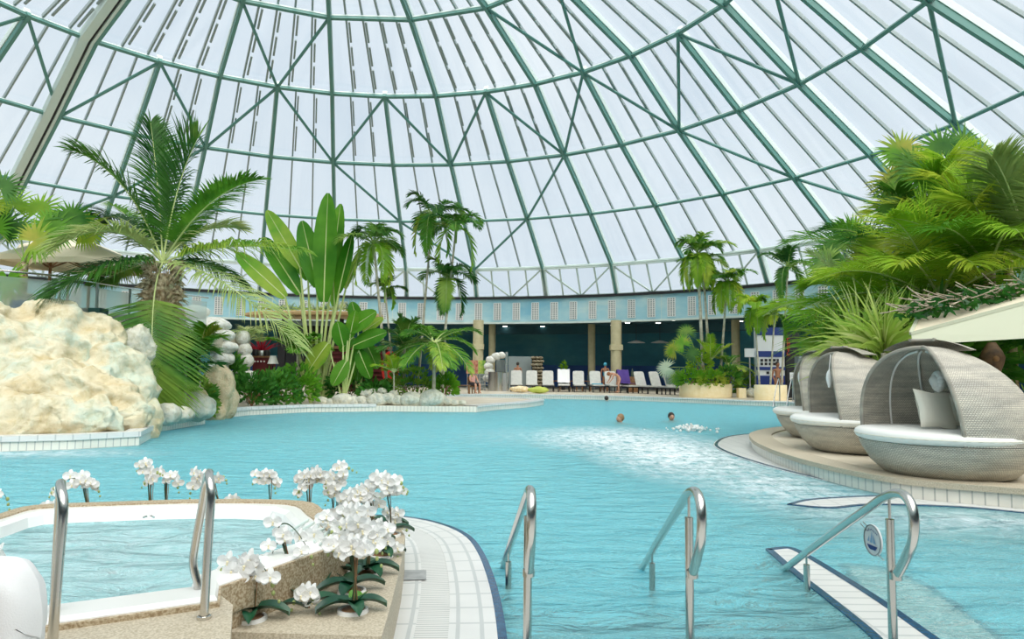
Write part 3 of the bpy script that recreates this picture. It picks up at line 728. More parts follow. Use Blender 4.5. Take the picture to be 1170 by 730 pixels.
# ================================================================ island bed with traveller's palm
YT = 26.2
f0 = ground(at(367, 458, YT), DZ)
tv = thing('fan_banana_plant', 'tall plant with long pale stalks fanning up to broad upright paddle leaves', 'plant', f0)
for i, (rx, ry, tx, ty, w, dy, fx) in enumerate((
    (343, 306, 305, 240, .62, 0, .3), (326, 340, 270, 288, .62, -.3, .5), (343, 336, 301, 270, .65, .3, .4), (363, 328, 345, 252, .72, -.2, .2),
    (370, 345, 374, 220, .78, -.4, 0), (379, 318, 388, 232, .6, .3, -.2), (387, 335, 402, 268, .6, 0, -.5), (352, 320, 322, 262, .5, .6, .3), (395, 330, 412, 285, .45, .6, -.8), (382, 350, 380, 290, .4, .5, .2))):
    bx = 352+(i % 5)*7
    paddle(tv, 'paddle', ground(at(360+(rx-360)*.14, 458, YT+dy*.3)), at(rx, ry, YT+dy), at(tx, ty, YT+dy*1.4), w*1.15, .03+.02*(i % 3), (fx, -1, .15), .22, .045)
mb = MB()
for i in range(16):
    a = -.55+1.1*i/15; b = f0+V((a*.5, .05*(i % 3), 0)); mb.tube([b, b+V((a*.6, 0, .7)), b+V((a*1.25, 0, 1.5))], [.06, .045, .03], 6, False)
mb.build('sheath_fan', 'stem_p', tv, smooth=True)
lw = thing('banana_plant', 'low banana plant with a broad leaf bent over beside the stalk fan', 'plant', ground(at(392, 457, 25.4)))
b0 = ground(at(392, 457, 25.4))
for rx, ry, tx, ty, w, fx in ((375, 392, 350, 424, .6, -.2), (392, 395, 386, 368, .45, .2), (398, 378, 428, 355, .5, .3), (404, 395, 440, 378, .5, .2), (410, 400, 422, 432, .42, -.5), (396, 412, 380, 440, .4, .4), (400, 385, 405, 355, .35, 0)):
    paddle(lw, 'paddle', b0, at(rx, ry, 25.3), at(tx, ty, 25.0), w*1.4, .2, (fx, -1, .6), .15, .03)
lw2 = thing('banana_plant', 'leafy banana clump with hanging leaves in front of the dark red slatted screen', 'plant', ground(at(410, 456, 25.9)))
b0 = ground(at(410, 456, 25.9))
for rx, ry, tx, ty, w, fx in ((402, 400, 395, 440, .5, -.2), (412, 392, 408, 435, .45, .2), (418, 392, 432, 420, .45, .3), (404, 385, 388, 400, .4, .2), (415, 380, 436, 362, .4, -.5), (409, 370, 402, 345, .38, 0)):
    paddle(lw2, 'paddle', b0, at(rx, ry, 25.8), at(tx, ty, 25.6), w*1.3, .25, (fx, -1, .6), .15, .03)
# Manila palms on the island
def manila(px, py, fx, fy, Y, label, seed, n=10, ln=1.9, L=.45, m='frond_d', m2='frond_y', tr=.055, nh=3, name='manila_palm', group=None, z=DZ, lean=0):
    tp = at(px, py, Y); ft = ground(at(fx, fy, Y), z)
    t = thing(name, label, 'palm', ft, group)
    trunk(t, [ft, lerp(ft, tp, .5)+V((lean, 0, 0)), tp], tr*1.15, tr*.75, 'trunk')
    MB().tube([tp+V((0, 0, -.55)), tp+V((0, 0, -.1)), tp+V((0, 0, .15))], [tr*.8, tr*1.15, tr*.5], 8).build('crownshaft', 'stem_g', t, smooth=True)
    rnd = random.Random(seed)
    for i in range(n):
        az = 2*PI*i/n+rnd.uniform(-.3, .3); e = math.radians(rnd.uniform(25, 72))
        arcfrond(t, m, tp, az, e, ln*rnd.uniform(.8, 1.1), .5*rnd.uniform(.7, 1.3), L=L, n=26, w=.06, droop=1.1, seed=seed*17+i, stem='stem_g')
    for i in range(nh):   # older fronds hanging down
        az = 2*PI*i/nh+rnd.uniform(-.5, .5); h = V((math.cos(az), math.sin(az), 0))
        frond(t, m2, tp, tp+h*ln*.38+V((0, 0, .15)), tp+h*ln*.33+V((0, 0, -ln*.78)), L=L*.9, n=24, w=.07, droop=.3, seed=seed*19+i, stem='stem_g')
    return t
manila(427, 278, 444, 455, 26.8, 'slender manila palm with pale leaning trunk right of the paddle leaves', 3, 9, 1.9, .5, 'frond_d', 'frond_y', nh=5)
manila(494, 246, 476, 452, 27.6, 'tallest dark manila palm on the island with straight thin trunk', 4, 8, 1.9, .5, 'frond_d', 'fan', .045, nh=4)
manila(521, 262, 500, 452, 27.0, 'bright topped manila palm leaning right over the pool island', 5, 8, 1.9, .5, 'frond', 'frond_y', .05, nh=2)
manila(512, 318, 505, 452, 27.3, 'middle manila palm with long dark drooping fronds below the tall crowns', 14, 7, 1.7, .5, 'frond_d', 'frond_d', .045, nh=3)
manila(440, 330, 452, 456, 27.5, 'thin second trunk palm crossing the leaning pale trunk', 15, 5, .9, .35, 'frond_d', 'fan', .04, nh=1)
spotpalm(496, 392, 25.4, 'full low feather palm with hanging yellow green fronds at the island end', 'frond', 14, 1.9, (-5, 78), .45, .5, seed=9, name='feather_palm', tr=.07, w=.06, droop=1.0)
spotpalm(462, 398, 26.4, 'dense upright feather palm behind the pale boulders', 'frond_d', 13, 1.7, (15, 85), .3, .45, seed=10, name='feather_palm', tr=.06, w=.06)
spotpalm(450, 425, 25.2, 'small yellow tipped palm above the white boulders', 'frond_y', 8, .9, (0, 70), .3, .3, seed=12, name='feather_palm', tr=.03)
spotpalm(340, 405, 25.6, 'bushy light green palm left of the stalk fan', 'fan', 14, 1.5, (10, 85), .3, .4, seed=13, name='feather_palm', tr=.05, w=.06)
def shrub(px, py, Y, rx, rz, label, m='bush', seed=1, n=420, L=.2, w=.08, group=None, name='shrub', z=DZ, ry=None, mat2=None):
    c = at(px, py, Y); ft = V((c.x, c.y, z)); t = thing(name, label, 'shrub', ft, group)
    mb = MB()
    for i in range(5):
        a = i*1.26; mb.tube([ft, ft+V((math.cos(a)*rx*.3, math.sin(a)*rx*.3, max(.2, (c.z-z)*.9)))], .018, 5, False)
    mb.build('stem', 'wood', t)
    c.z = max(z+rz*.55, c.z-.1); leafball(t, m, c, rx, ry or rx*.8, rz*1.25, int(n*1.35), L, w, seed); return t
shrub(288, 447, 23.2, .8, .55, 'dark glossy low shrub at the left end of the island curb', seed=31)
shrub(315, 445, 23.8, .85, .6, 'rounded dark green shrub in the middle of the island hedge', seed=32)
shrub(338, 440, 24.3, .8, .65, 'taller leafy shrub next to the stalk fan', 'fan', seed=33)
shrub(398, 440, 26.2, .8, .6, 'dark shrub behind the white pebble boulders', seed=34)
shrub(430, 446, 25.6, .6, .35, 'low shrub behind the leaning palm trunks', seed=35)
shrub(470, 440, 26.2, .9, .6, 'dark undergrowth at the foot of the tall thin palms', seed=36)
shrub(508, 440, 26.0, .45, .4, 'loose shrub at the right end of the island', 'fan', seed=37, n=260)
shrub(225, 455, 19.6, .5, .5, 'small shrub in front of the tan rock pillar', seed=38)
shrub(200, 440, 17.9, .5, .6, 'dark shrub hiding the coconut palm foot', seed=39)
shrub(258, 425, 24.5, .7, .6, 'leafy shrub beside the white dry stone wall', seed=40)
# ================================================================ rocks
def boulder(px, py, Y, r, label, m='rock_g', seed=1, sq=(1, .8, .75), amp=.22, fr=1.4, sub=4, group=None, z=None, name='boulder', cat='rock'):
    c = at(px, py, Y)
    if z is not None: c.z = z+r*sq[2]*.8
    o = MB().ico(c, r, sub, amp, fr, seed, sq).build(name, m, None, True, origin=(c.x, c.y, c.z-r*sq[2]), angle=75)
    return tag(o, label, cat, group)
PG = 'pale boulders along the island edge'
pb = [(367, 459, .28), (378, 460, .24), (392, 458, .40), (404, 459, .30), (412, 458, .27), (420, 450, .26), (419, 460, .22), (431, 457, .38), (444, 455, .30), (455, 458, .30), (470, 457, .44), (476, 460, .2), (493, 456, .52), (512, 459, .2), (520, 460, .17), (528, 460, .15), (425, 448, .2), (436, 447, .2), (450, 450, .18)]
wh = ['leftmost of the pale boulders, at the stalk fan foot', 'small pale boulder second from left on the island edge', 'wide flat boulder below the banana clump', 'oval pale boulder right of the wide flat one', 'narrow pale boulder left of the stacked pair', 'upper boulder of the stacked pale pair', 'lower small boulder of the stacked pale pair', 'large round pale boulder left of the leaning palm foot', 'pale boulder touching the leaning palm foot', 'squat pale boulder just right of the palm trunks', 'large smooth grey boulder beside the hanging yellow leaf', 'tiny boulder wedged between the two large right ones', 'largest long grey boulder near the island right end', 'small boulder right of the largest grey one', 'smaller boulder second from the island end', 'last tiny boulder at the island right end', 'small boulder on top of the left pile', 'top boulder of the pile at the leaning palm', 'small upper boulder right of the palm trunks']
for i, (px, py, r) in enumerate(pb):
    boulder(px, py, 24.85+(.4 if py < 455 else 0), r*.9, 'pale rounded rock: '+wh[i], 'rock_g', i+3, (1.15, .8, .72), .12, .9, 3, PG)
boulder(191, 472, 15.9, .30, 'round grey boulder on the left curb beside the rock face', seed=41, z=DZ, sq=(1, .8, .85), amp=.1)
boulder(207, 473, 16.6, .26, 'middle grey boulder on the left curb', seed=42, z=DZ, sq=(1.2, .8, .75), amp=.1)
boulder(224, 468, 17.6, .42, 'larger veined grey boulder at the curb corner', seed=43, z=DZ, sq=(1.1, .8, .85), amp=.14)
boulder(178, 478, 15.3, .19, 'small pale stone at the base of the rock face', seed=44, z=DZ, amp=.1)
boulder(205, 452, 18.2, .7, 'pinkish tan boulder behind the grey curb boulders', 'rock_t', seed=45, z=DZ, amp=.15)
boulder(250, 452, 20.6, .72, 'upright tan rock pillar standing at the water edge', 'rock_t', seed=46, sq=(.75, .7, 1.35), amp=.2, z=-.15)
boulder(243, 462, 20.0, .36, 'mossy low rock at the foot of the tan pillar', 'rock_t', seed=47, sq=(1, .8, .9), amp=.2, z=-.1)
# big artificial rock face: blobs fused by a voxel remesh, then eroded
def rockface(name, label, blobs, m, vox, amp, origin, f=.55):
    mb = MB()
    for (c, r, sq) in blobs: mb.ico(c, r, 3, .12, 1.3, len(mb.v) % 17, sq)
    tmp = mb.build('tmp', m); md = tmp.modifiers.new('r', 'REMESH'); md.mode = 'VOXEL'; md.voxel_size = vox
    dg = bpy.context.evaluated_depsgraph_get(); me = bpy.data.meshes.new_from_object(tmp.evaluated_get(dg)); bpy.data.objects.remove(tmp)
    me.update(); nr = [v.normal.copy() for v in me.vertices]
    for v, n_ in zip(me.vertices, nr):
        p = v.co
        a = noise.fractal(p*f, 1.0, 2.0, 3); b = abs(noise.fractal(p*f*1.9+V((3, 9, 4)), .8, 2.1, 4)); c = noise.noise(V((p.x*.8, p.y*.8, p.z*2.6)))
        d2 = abs(noise.fractal(p*f*5+V((1, 2, 8)), .7, 2.1, 4)); v.co = p+n_*(amp*(a*.6-b*.7+c*.25-d2*.08))
    for v in me.vertices: v.co -= V(origin)
    me.materials.clear(); me.materials.append(M[m]); me.polygons.foreach_set('use_smooth', [True]*len(me.polygons))
    o = bpy.data.objects.new(name, me); C.objects.link(o); o.location = origin; return tag(o, label, 'rock')
bl = []
for px, py, Y, r, sq in ((60, 400, 15.4, 1.15, (1, .8, 1.0)), (63, 374, 15.3, .75, (1.0, .8, .85)), (100, 400, 15.6, .95, (1, .8, 1)), (125, 440, 15.2, .95, (1, .8, 1)), (10, 410, 15.2, 1.2, (1, .8, .95)), (-30, 420, 14.6, 1.4, (1, .9, 1.1)), (30, 460, 14.2, 1.1, (1.2, .8, .9)), (90, 465, 14.4, 1.1, (1.2, .8, .95)), (140, 475, 14.8, .75, (1, .8, .9)), (75, 500, 13.6, .6, (1.6, .8, .6)), (20, 500, 13.3, .6, (1.6, .8, .6)), (120, 500, 14.0, .55, (1.3, .8, .7)), (-40, 490, 13.2, .9, (1.5, .8, .8)), (152, 495, 14.6, .45, (1, .8, .8)), (60, 484, 13.3, .62, (1.3, .8, .9)), (112, 484, 13.5, .6, (1.1, .8, .9)), (150, 478, 14.1, .5, (1.0, .8, 1)), (10, 488, 13.0, .62, (1.3, .8, .9)), (-40, 494, 12.7, .65, (1.4, .9, .9)), (0, 370, 15.8, .55, (1.5, .8, .6)), (45, 430, 14.8, 1.0, (1, .8, .8))):
    c = at(px, py, Y); bl.append((c, r, sq))
rockface('rock_formation', 'huge cream coloured rock face rising from the water on the left', bl, 'rock', .055, .36, tuple(at(60, 512, 13.6).xy)+(0.0,))
boulder(148, 408, 16.6, .85, 'pale grey rock block behind the right shoulder of the cream rock face', 'rock_g', 51, (.7, .7, 1.15), .2, 1.2, 5)
boulder(141, 385, 16.9, .45, 'small upper rock leaning on the frosted glass panel', 'rock_g', 52, (.9, .7, .9), .2, 1.2, 4)
boulder(166, 478, 15.0, .42, 'cream rock lump at the right foot of the rock face', 'rock', 53, (.8, .7, 1.1), .2, 1.2, 4, z=-.05)
# white stacked stones and dry wall
SG = 'white stacked stones beside the terrace'
st = [(222, 357, .42, 'top'), (228, 372, .42, 'second'), (246, 372, .45, 'upper right'), (252, 384, .4, 'outer'), (232, 388, .45, 'middle'), (247, 397, .45, 'third row right'), (258, 396, .35, 'outermost'), (234, 404, .45, 'fourth row'), (252, 410, .42, 'lower'), (220, 400, .45, 'inner'), (240, 420, .5, 'base')]
for i, (px, py, r, w_) in enumerate(st):
    boulder(px, py, 23.8, r, 'white blocky stone, %s one of the stack beside the coconut palm' % w_, 'rock_w', 60+i, (1.2, .9, .62), .14, 1.1, 3, SG, name='stacked_stone', cat='stone')
for i in range(9):
    px, py = 268+(i % 3)*8, 428+(i//3)*9
    boulder(px, py, 25.3, .26, 'white stone in the low dry wall beside the red cabinet, %s row %s' % (('upper', 'middle', 'lower')[i//3], ('left', 'centre', 'right')[i % 3]), 'rock_w', 80+i, (1.25, .8, .62), .12, 1.1, 3, 'white stones of the low dry wall', name='wall_stone', cat='stone')
for i, (px, py) in enumerate(((279, 400), (281, 412), (277, 386))):
    boulder(px, py, 25.4, .3, 'white stone of the short stone post left of the red cabinet, %s one' % ('middle', 'bottom', 'top')[i], 'rock_w', 90+i, (.9, .8, .9), .1, 1.1, 3, 'white stones of the short post', name='wall_stone', cat='stone')
# ================================================================ right planter with palms
def drumplanter(px0, px1, pyt, Y, label):
    a, b = at(px0, 450, Y), at(px1, 450, Y); r = (b.x-a.x)/2; c = V(((a.x+b.x)/2, Y+r*.75, DZ)); h = at((px0+px1)/2, pyt, Y).z-DZ
    t = thing('round_planter', label, 'planter', tuple(c))
    MB().lathe([(r*.98, 0), (r, .05), (r, h-.04), (r*.99, h), (r*.86, h), (r*.86, h-.15)], c, 40, sy=.75).build('wall', 'drum', t, smooth=True)
    MB().lathe([(0, h-.1), (r*.9, h-.12)], c, 30, sy=.75).build('soil', 'soil', t)
    return c+V((0, 0, h-.1))
pc = drumplanter(782, 843, 438, 34.9, 'long rounded cream planter wall holding the double trunk palm')
pd = drumplanter(867, 904, 440, 32.3, 'smaller cream planter wall in front of the blue and white sign')
q = at(847, 450, 35.3); o = MB().box((q.x, q.y, DZ+.24), (.36, .4, .48)).build('stone_block', 'drum', origin=(q.x, q.y, DZ))
tag(o, 'small cream block butted against the right end of the long rounded planter', 'block')
PY = 35.9; PZ = pc.z
manila(797, 290, 804, 440, PY, 'double trunk palm in the round cream planter, tallest there', 51, 12, 2.15, .55, 'frond', 'frond_y', .08, nh=9, z=PZ)
manila(803, 300, 812, 440, PY+.3, 'second trunk of the palm pair in the round cream planter', 52, 6, 1.6, .45, 'frond', 'frond_y', .07, nh=5, z=PZ)
manila(831, 322, 822, 440, PY, 'shorter palm with hanging fronds at the right of the planter', 53, 10, 1.9, .5, 'frond', 'frond_y', .06, nh=8, z=PZ)
manila(900, 305, 893, 442, 33.0, 'thin dark palm standing in the small planter before the blue sign', 54, 8, 1.9, .45, 'frond_d', 'frond_d', .045, nh=3, z=pd.z)
manila(862, 352, 868, 442, 33.2, 'small arching palm with yellowing fronds left of the blue sign', 55, 8, 1.5, .4, 'frond_y', 'frond_y', .04, nh=3, z=pd.z)
manila(885, 360, 880, 442, 32.8, 'yellow green palm hiding the top of the blue and white sign', 56, 9, 1.4, .4, 'frond_y', 'frond', .04, nh=2, z=pd.z)
fanpalm('fan_palm', 803, 425, 35.4, 'grey green fan palm at the left side of the round planter', [(780, 393, -.3, -.2, .3), (785, 380, .3, -.1, .5), (762, 420, -.4, -.5, .6), (792, 405, -.6, .1, .4), (770, 400, .2, -.5, .3), (775, 430, -.2, -.5, .6)], .62, ['fan', 'frond_d', 'fan_p', 'frond_d'], PZ, tr=.05, seed=61)
spotpalm(812, 412, 35.8, 'upright bright feather palm between the planter trunks', 'frond_y', 9, 1.5, (35, 88), .15, .35, seed=62, name='feather_palm', tr=.04, z=PZ)
spotpalm(832, 418, 36.0, 'loose green palm behind the right end of the planter', 'frond', 9, 1.3, (5, 70), .35, .35, seed=63, name='feather_palm', tr=.04, z=PZ)
shrub(790, 432, 35.2, .75, .4, 'bright green shrub spilling over the left of the round planter', 'fan', 64, z=PZ)
shrub(812, 433, 35.3, .8, .4, 'bright leafy shrub in the middle of the round planter', 'fan', 65, z=PZ)
shrub(832, 430, 35.4, .6, .5, 'darker shrub at the right of the round planter', 'bush', 66, z=PZ)
shrub(800, 415, 35.8, .6, .6, 'yellow green shrub around the palm trunks in the planter', 'frond_y', 67, 300, z=PZ)
shrub(854, 440, 36.2, .6, .6, 'dark potted shrub between the two cream planters', 'bush', 68)
# ================================================================ big palms behind the daybeds
def bigpalm(px, py, Y, label, m, n, ln, el, sag, L, seed, nl=62, w=.036, tr=.12, **k):
    el = (el[0]+12, 86); ln *= 1.12; w = .031
    tp = at(px, py, Y); ft = V((tp.x, tp.y, DZ)); t = thing('palm', label, 'palm', ft)
    trunk(t, [ft, lerp(ft, tp, .5), tp], tr, tr*.8, 'fibre'); crown(t, m, tp, n, ln, el, sag, L*1.1, seed, nl, w, **k); return t
bigpalm(1075, 345, 13.6, 'large golden green palm right behind the nearest daybed', 'frond_y', 17, 2.7, (5, 80), .35, .75, 71)
bigpalm(1010, 365, 14.8, 'wide arching palm with yellow fronds above the middle daybed', 'frond_y', 15, 2.4, (0, 75), .3, .65, 72)
bigpalm(1130, 310, 13.0, 'tall yellow green palm above the cream awning', 'frond_y', 14, 2.5, (10, 80), .3, .75, 73)
bigpalm(1180, 300, 12.2, 'palm cut by the right picture edge with long pale fronds', 'frond_p', 13, 2.3, (10, 80), .3, .7, 74)
bigpalm(1040, 300, 16.0, 'dense green palm at the back of the right bed', 'frond', 14, 2.6, (10, 80), .3, .7, 75)
bigpalm(985, 350, 17.5, 'far pale palm left of the right bed behind the third daybed', 'frond_p', 12, 2.1, (0, 75), .3, .5, 76, nl=36)
bigpalm(1100, 260, 15.0, 'high feathery palm under the dome at the right', 'frond_y', 14, 2.3, (20, 85), .3, .7, 77)
def fp(px, py, Y, label, leaves, R, seed, m=('fan', 'frond', 'fan')):
    return fanpalm('fan_palm', px, py, Y, label, leaves, R, list(m), DZ, .09, 'fibre', seed)
fp(1072, 225, 15.5, 'tall fan palm with spiky dark green leaves topping the right cluster', [(1076, 172, -.2, -.1, .2), (1045, 190, .2, -.5, .4), (1022, 208, .3, -.6, .5), (1120, 180, .3, .3, .2), (1100, 165, .6, .2, .2), (1060, 200, -.6, -.1, .5), (1030, 175, .6, -.3, .2), (1022, 235, 0, -.5, .6), (1140, 200, .1, .6, .3), (1095, 205, -.7, .1, .4)], .66, 81)
fp(1150, 240, 14.0, 'second fan palm at the upper right with ragged leaves', [(1140, 215, .1, -.2, .3), (1165, 205, .3, .2, .2), (1120, 235, -.3, -.4, .5), (1175, 240, 0, .4, .3), (1150, 190, .5, 0, .3)], .6, 82)
fp(985, 300, 21.0, 'dark fan palm standing far behind the right cluster', [(955, 285, 0, -.4, .3), (975, 268, .2, -.1, .2), (945, 298, -.2, -.5, .6), (995, 278, .2, .3, .3), (962, 310, -.3, -.3, .6)], .8, 83, ('frond_d', 'fan'))
for i, (px, py, Y, L, m, lb) in enumerate(((985, 390, 13.0, 1.15, 'strap', 'grassy strap leaved plant above the middle daybed'), (1010, 385, 12.3, 1.0, 'strap', 'strap leaved plant filling the gap left of the nearest daybed'), (955, 385, 15.5, 1.1, 'strap', 'variegated strap leaved plant above the third daybed'), (1035, 380, 12.6, 1.0, 'strap', 'strap leaved plant under the tip of the awning'), (958, 366, 17.5, 1.0, 'frond_y', 'yellowish strap plant behind the third daybed'))):
    c = at(px, py+18, Y); ft = V((c.x, c.y, DZ)); t = thing('strap_leaf_plant', lb, 'plant', ft)
    MB().tube([ft, c], [.07, .05], 8).build('stem', 'trunk', t, smooth=True)
    strapplant(t, m, c, 110, L*1.3, .085, (20, 88), 1.3, 91+i, 'strap_leaves')
    strapplant(t, m, lerp(ft, c, .7), 60, L*1.15, .08, (10, 70), 1.3, 191+i, 'lower_strap_leaves')
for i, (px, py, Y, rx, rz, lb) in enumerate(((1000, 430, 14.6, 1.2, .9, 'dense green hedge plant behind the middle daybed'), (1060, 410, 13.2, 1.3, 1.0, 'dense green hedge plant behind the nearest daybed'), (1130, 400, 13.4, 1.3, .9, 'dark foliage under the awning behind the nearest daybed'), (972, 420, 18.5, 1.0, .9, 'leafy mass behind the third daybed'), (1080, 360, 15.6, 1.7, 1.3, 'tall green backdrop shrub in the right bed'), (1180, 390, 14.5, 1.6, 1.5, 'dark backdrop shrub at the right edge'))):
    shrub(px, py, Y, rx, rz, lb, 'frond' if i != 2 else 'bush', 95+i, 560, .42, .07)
# carved figure and table behind the nearest daybed
tb = at(1135, 440, 12.0); tt = thing('carved_post', 'dark carved wooden figure post standing in foliage under the awning', 'statue', (tb.x, tb.y, DZ))
MB().tube([V((tb.x, tb.y, z)) for z in (DZ, .7, 1.0, 1.25, 1.3, 1.45, 1.65, 1.75, 1.85, 2.0)], [.16, .15, .18, .2, .12, .1, .17, .19, .15, .06], 12).build('body', mat('dark carved wood', (.07, .04, .02), .6, 0, (.16, .09, .045), 9), tt, smooth=True)
MB().ico((tb.x-.05, tb.y-.17, 1.72), .05, 2).build('nose', 'wood', tt, smooth=True)
for s in (-1, 1): MB().tube([(tb.x+s*.18, tb.y, 1.28), (tb.x+s*.26, tb.y-.05, 1.05), (tb.x+s*.12, tb.y-.18, .95)], .05, 8).build('arm', 'wood', tt, smooth=True)
tb = at(1160, 455, 10.9); t = thing('side_table', 'white topped side table partly hidden right of the nearest daybed', 'table', (tb.x, tb.y, DZ))
MB().lathe([(0, .0), (.42, 0), (.42, -.05), (0, -.05)], (tb.x, tb.y, tb.z), 28).build('table_top', 'white', t)
MB().lathe([(.03, DZ), (.03, tb.z-.05)], (tb.x, tb.y, 0), 12).build('leg', 'steel_dark', t, smooth=True)
MB().lathe([(0, .03), (.2, .02), (.22, 0)], (tb.x, tb.y, DZ), 20).build('base', 'steel_dark', t, smooth=True)
# ================================================================ cream awning with leaf garland
AY = 10.6
aw = thing('awning', 'cream cloth awning box at the right with dry leaf garland on top', 'awning', tuple(at(1190, 372, AY)))
p = {k: at(*v) for k, v in dict(a=(1041, 381, 10.6), b=(1053, 355, 11.2), c=(1200, 322, 11.0), d=(1200, 338, 10.2), e=(1043, 394, 10.5), f=(1200, 385, 9.6), h=(1200, 338, 9.9), i=(1090, 382, 11.4), j=(1200, 385, 11.6)).items()}
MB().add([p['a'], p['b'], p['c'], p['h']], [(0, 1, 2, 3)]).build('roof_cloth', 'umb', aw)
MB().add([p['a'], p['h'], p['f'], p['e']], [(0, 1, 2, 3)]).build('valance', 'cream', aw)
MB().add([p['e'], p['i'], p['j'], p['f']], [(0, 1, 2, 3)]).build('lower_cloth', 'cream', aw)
MB().beam(p['a'], p['h'], .05, .05).build('front_bar', 'cream', aw)
MB().beam(p['b'], p['i'], .08, .06).build('strut', 'white', aw)
MB().beam(p['a'], p['b'], .05, .05).build('side_bar', 'cream', aw)
pc_ = at(1192, 420, 10.4); MB().tube([V((pc_.x+.4, pc_.y, DZ)), V((pc_.x+.4, pc_.y, 2.4))], .045, 10).build('post', 'cream', aw)
gd = thing('leaf_garland', 'tangled garland of dark leaves and dry twigs lying on the cream awning', 'garland', tuple(at(1110, 345, 11.0)))
ga, gb = at(1035, 358, 10.9), at(1185, 328, 10.7); mb = MB(); mt = MB(); mq = MB(); rnd = random.Random(5)
for i in range(420):
    u = rnd.random(); q = lerp(ga, gb, u)+V((rnd.uniform(-.1, .1), rnd.uniform(-.3, .2), rnd.uniform(-.09, .13)))
    blade((mb if i % 7 else mq), q, V((rnd.gauss(0, 1), rnd.gauss(0, 1), rnd.gauss(0, .5))).normalized(), rnd.uniform(.1, .24), .05, .8, 3)
for i in range(110):
    q = lerp(ga, gb, rnd.random())+V((0, rnd.uniform(-.3, .2), rnd.uniform(-.02, .15))); d = V((rnd.uniform(.5, 1)*rnd.choice((-1, 1)), rnd.gauss(0, .4), rnd.gauss(.05, .22))).normalized()
    mt.tube([q, q+d*.16, q+d*.33+V((0, 0, .02))], .009, 4, False)
mb.build('leaves', 'bush', gd); mq.build('grey_leaves', 'fan_p', gd); mt.build('twigs', mat('dry twig', (.30, .24, .17), .9, 0, (.5, .44, .34), 9), gd)
# ================================================================ daybeds
def make_daybed(label, loc, rz, lamp=True, half=52):
    """woven egg: bowl base, cushion, hood shell with an opening centred on -x"""
    t = thing('daybed', label, 'daybed', (0, 0, 0), None)
    Rb = 1.0
    prof = [(0, 0), (.62, 0), (.72, .03), (.86, .16), (.965, .34), (.99, .42), (.95, .43), (.9, .40)]
    MB().lathe(prof, n=64).build('woven_base', 'wicker', t, smooth=True)
    a0 = PI+math.radians(half); a1 = 3*PI-math.radians(half)
    def shell(off, e0=0.0, e1=1.0, aa=a0, bb=a1, lean=.3):
        def fn(u, v):
            a = aa+(bb-aa)*u; e = (e0+(e1-e0)*v)*PI/2*.995
            r = (Rb+off)*math.cos(e)**.96; h = .43+(1.17+off)*math.sin(e)
            bul = .035*math.sin(e*2)
            return V((math.cos(a)*(r+bul)-lean*math.sin(e)**1.6, math.sin(a)*(r+bul)*.98, h))
        return fn
    uvf = lambda u, v: (u*4.6, v*1.75)
    MB().grid(shell(0), 72, 22, uvf).build('hood_outer', 'wicker', t, smooth=True, angle=80)
    MB().grid(shell(-.035), 72, 22, uvf).build('hood_inner', 'wicker', t, smooth=True, angle=80)
    fo = shell(-.015)
    rim = [fo(0, i/24) for i in range(25)]; rim2 = [fo(1, i/24) for i in range(25)]
    MB().tube(rim+rim2[::-1], .026, 8).build('rim_piping', 'wicker', t, smooth=True)
    fi = shell(-.06)
    for u in (.35, .5, .62, .74, .86):
        MB().tube([fi(u, i/20) for i in range(20)], .014, 6).build('inner_rib', 'white', t, smooth=True)
    # sun flap folded over the top of the hood
    MB().grid(shell(.09, .70, .93, -PI*.40, PI*.62, .32), 24, 8, uvf).build('folded_flap', 'wicker', t, smooth=True, angle=80)
    MB().tube([shell(.09, .70, .93, -PI*.40, PI*.62, .32)(i/20, 1) for i in range(21)], .02, 6).build('flap_piping', 'wicker', t, smooth=True)
    # round mattress pushed out through the opening
    mb = MB()
    mb.lathe([(0, .42), (.9, .42), (.97, .45), (.995, .495), (.98, .54), (.93, .565), (.5, .575), (0, .58)], (-.06, 0, 0), 56)
    mt = mb.build('mattress', 'fabric_w', t, smooth=True, angle=60)
    MB().tube([(-.06+.99*math.cos(i*PI/24), .99*math.sin(i*PI/24), .50) for i in range(49)], .009, 5, False).build('piping', 'fabric_b', mt, smooth=True)
    if lamp == 'round':
        MB().tube([(.15, .24, .55), (.15, .24, 1.1)], .012, 6).build('lamp_stem', 'white', t)
        mb = MB()
        for k in range(14):
            a = k*PI/7; mb.ico((.14+.03*math.cos(a), .24+.085*math.cos(a), 1.16+.09*math.sin(a)), .05, 2, .1, 3, k)
        mb.ico((.14, .24, 1.16), .10, 3, .12, 5, 2); mb.build('petal_lamp', 'white', t, smooth=True)
    else:
        MB().tube([(-.45, -.1, 1.55), (-.56, -.38, 1.3)], .007, 5).build('cord', 'white', t); MB().tube([(-.42, -.55, 1.42), (-.56, -.38, 1.3)], .007, 5).build('cord', 'white', t)
        MB().lathe([(0, -.16), (.02, -.15), (.045, -.05), (.05, 0), (.04, .07), (.015, .12), (0, .125)], (-.56, -.38, 1.18), 16).build('hanging_ornament', 'white', t, smooth=True)
    t.location = loc; t.rotation_euler = (0, 0, rz); return t
def pillow(name, label, c, rz, rx, s, ry=0):
    def fn(sg):
        def f(u, v):
            x, y = u*2-1, v*2-1; k = (1-abs(x)**2.4)*(1-abs(y)**2.4)
            ex = 1+.07*(abs(x)*abs(y))-.05*(1-abs(x)*abs(y))
            return V((x*s*ex, y*s*ex, sg*(.085*max(k, 0)**.45+.004)))
        return f
    mb = MB().grid(fn(1), 18, 18).grid(fn(-1), 18, 18)
    R = Matrix.Rotation(rz, 3, 'Z') @ Matrix.Rotation(ry, 3, 'Y') @ Matrix.Rotation(rx, 3, 'X'); mb.v = [R @ p+V(c) for p in mb.v]
    return tag(mb.build(name, 'fabric_b', None, True, origin=c, angle=70), label, 'pillow')
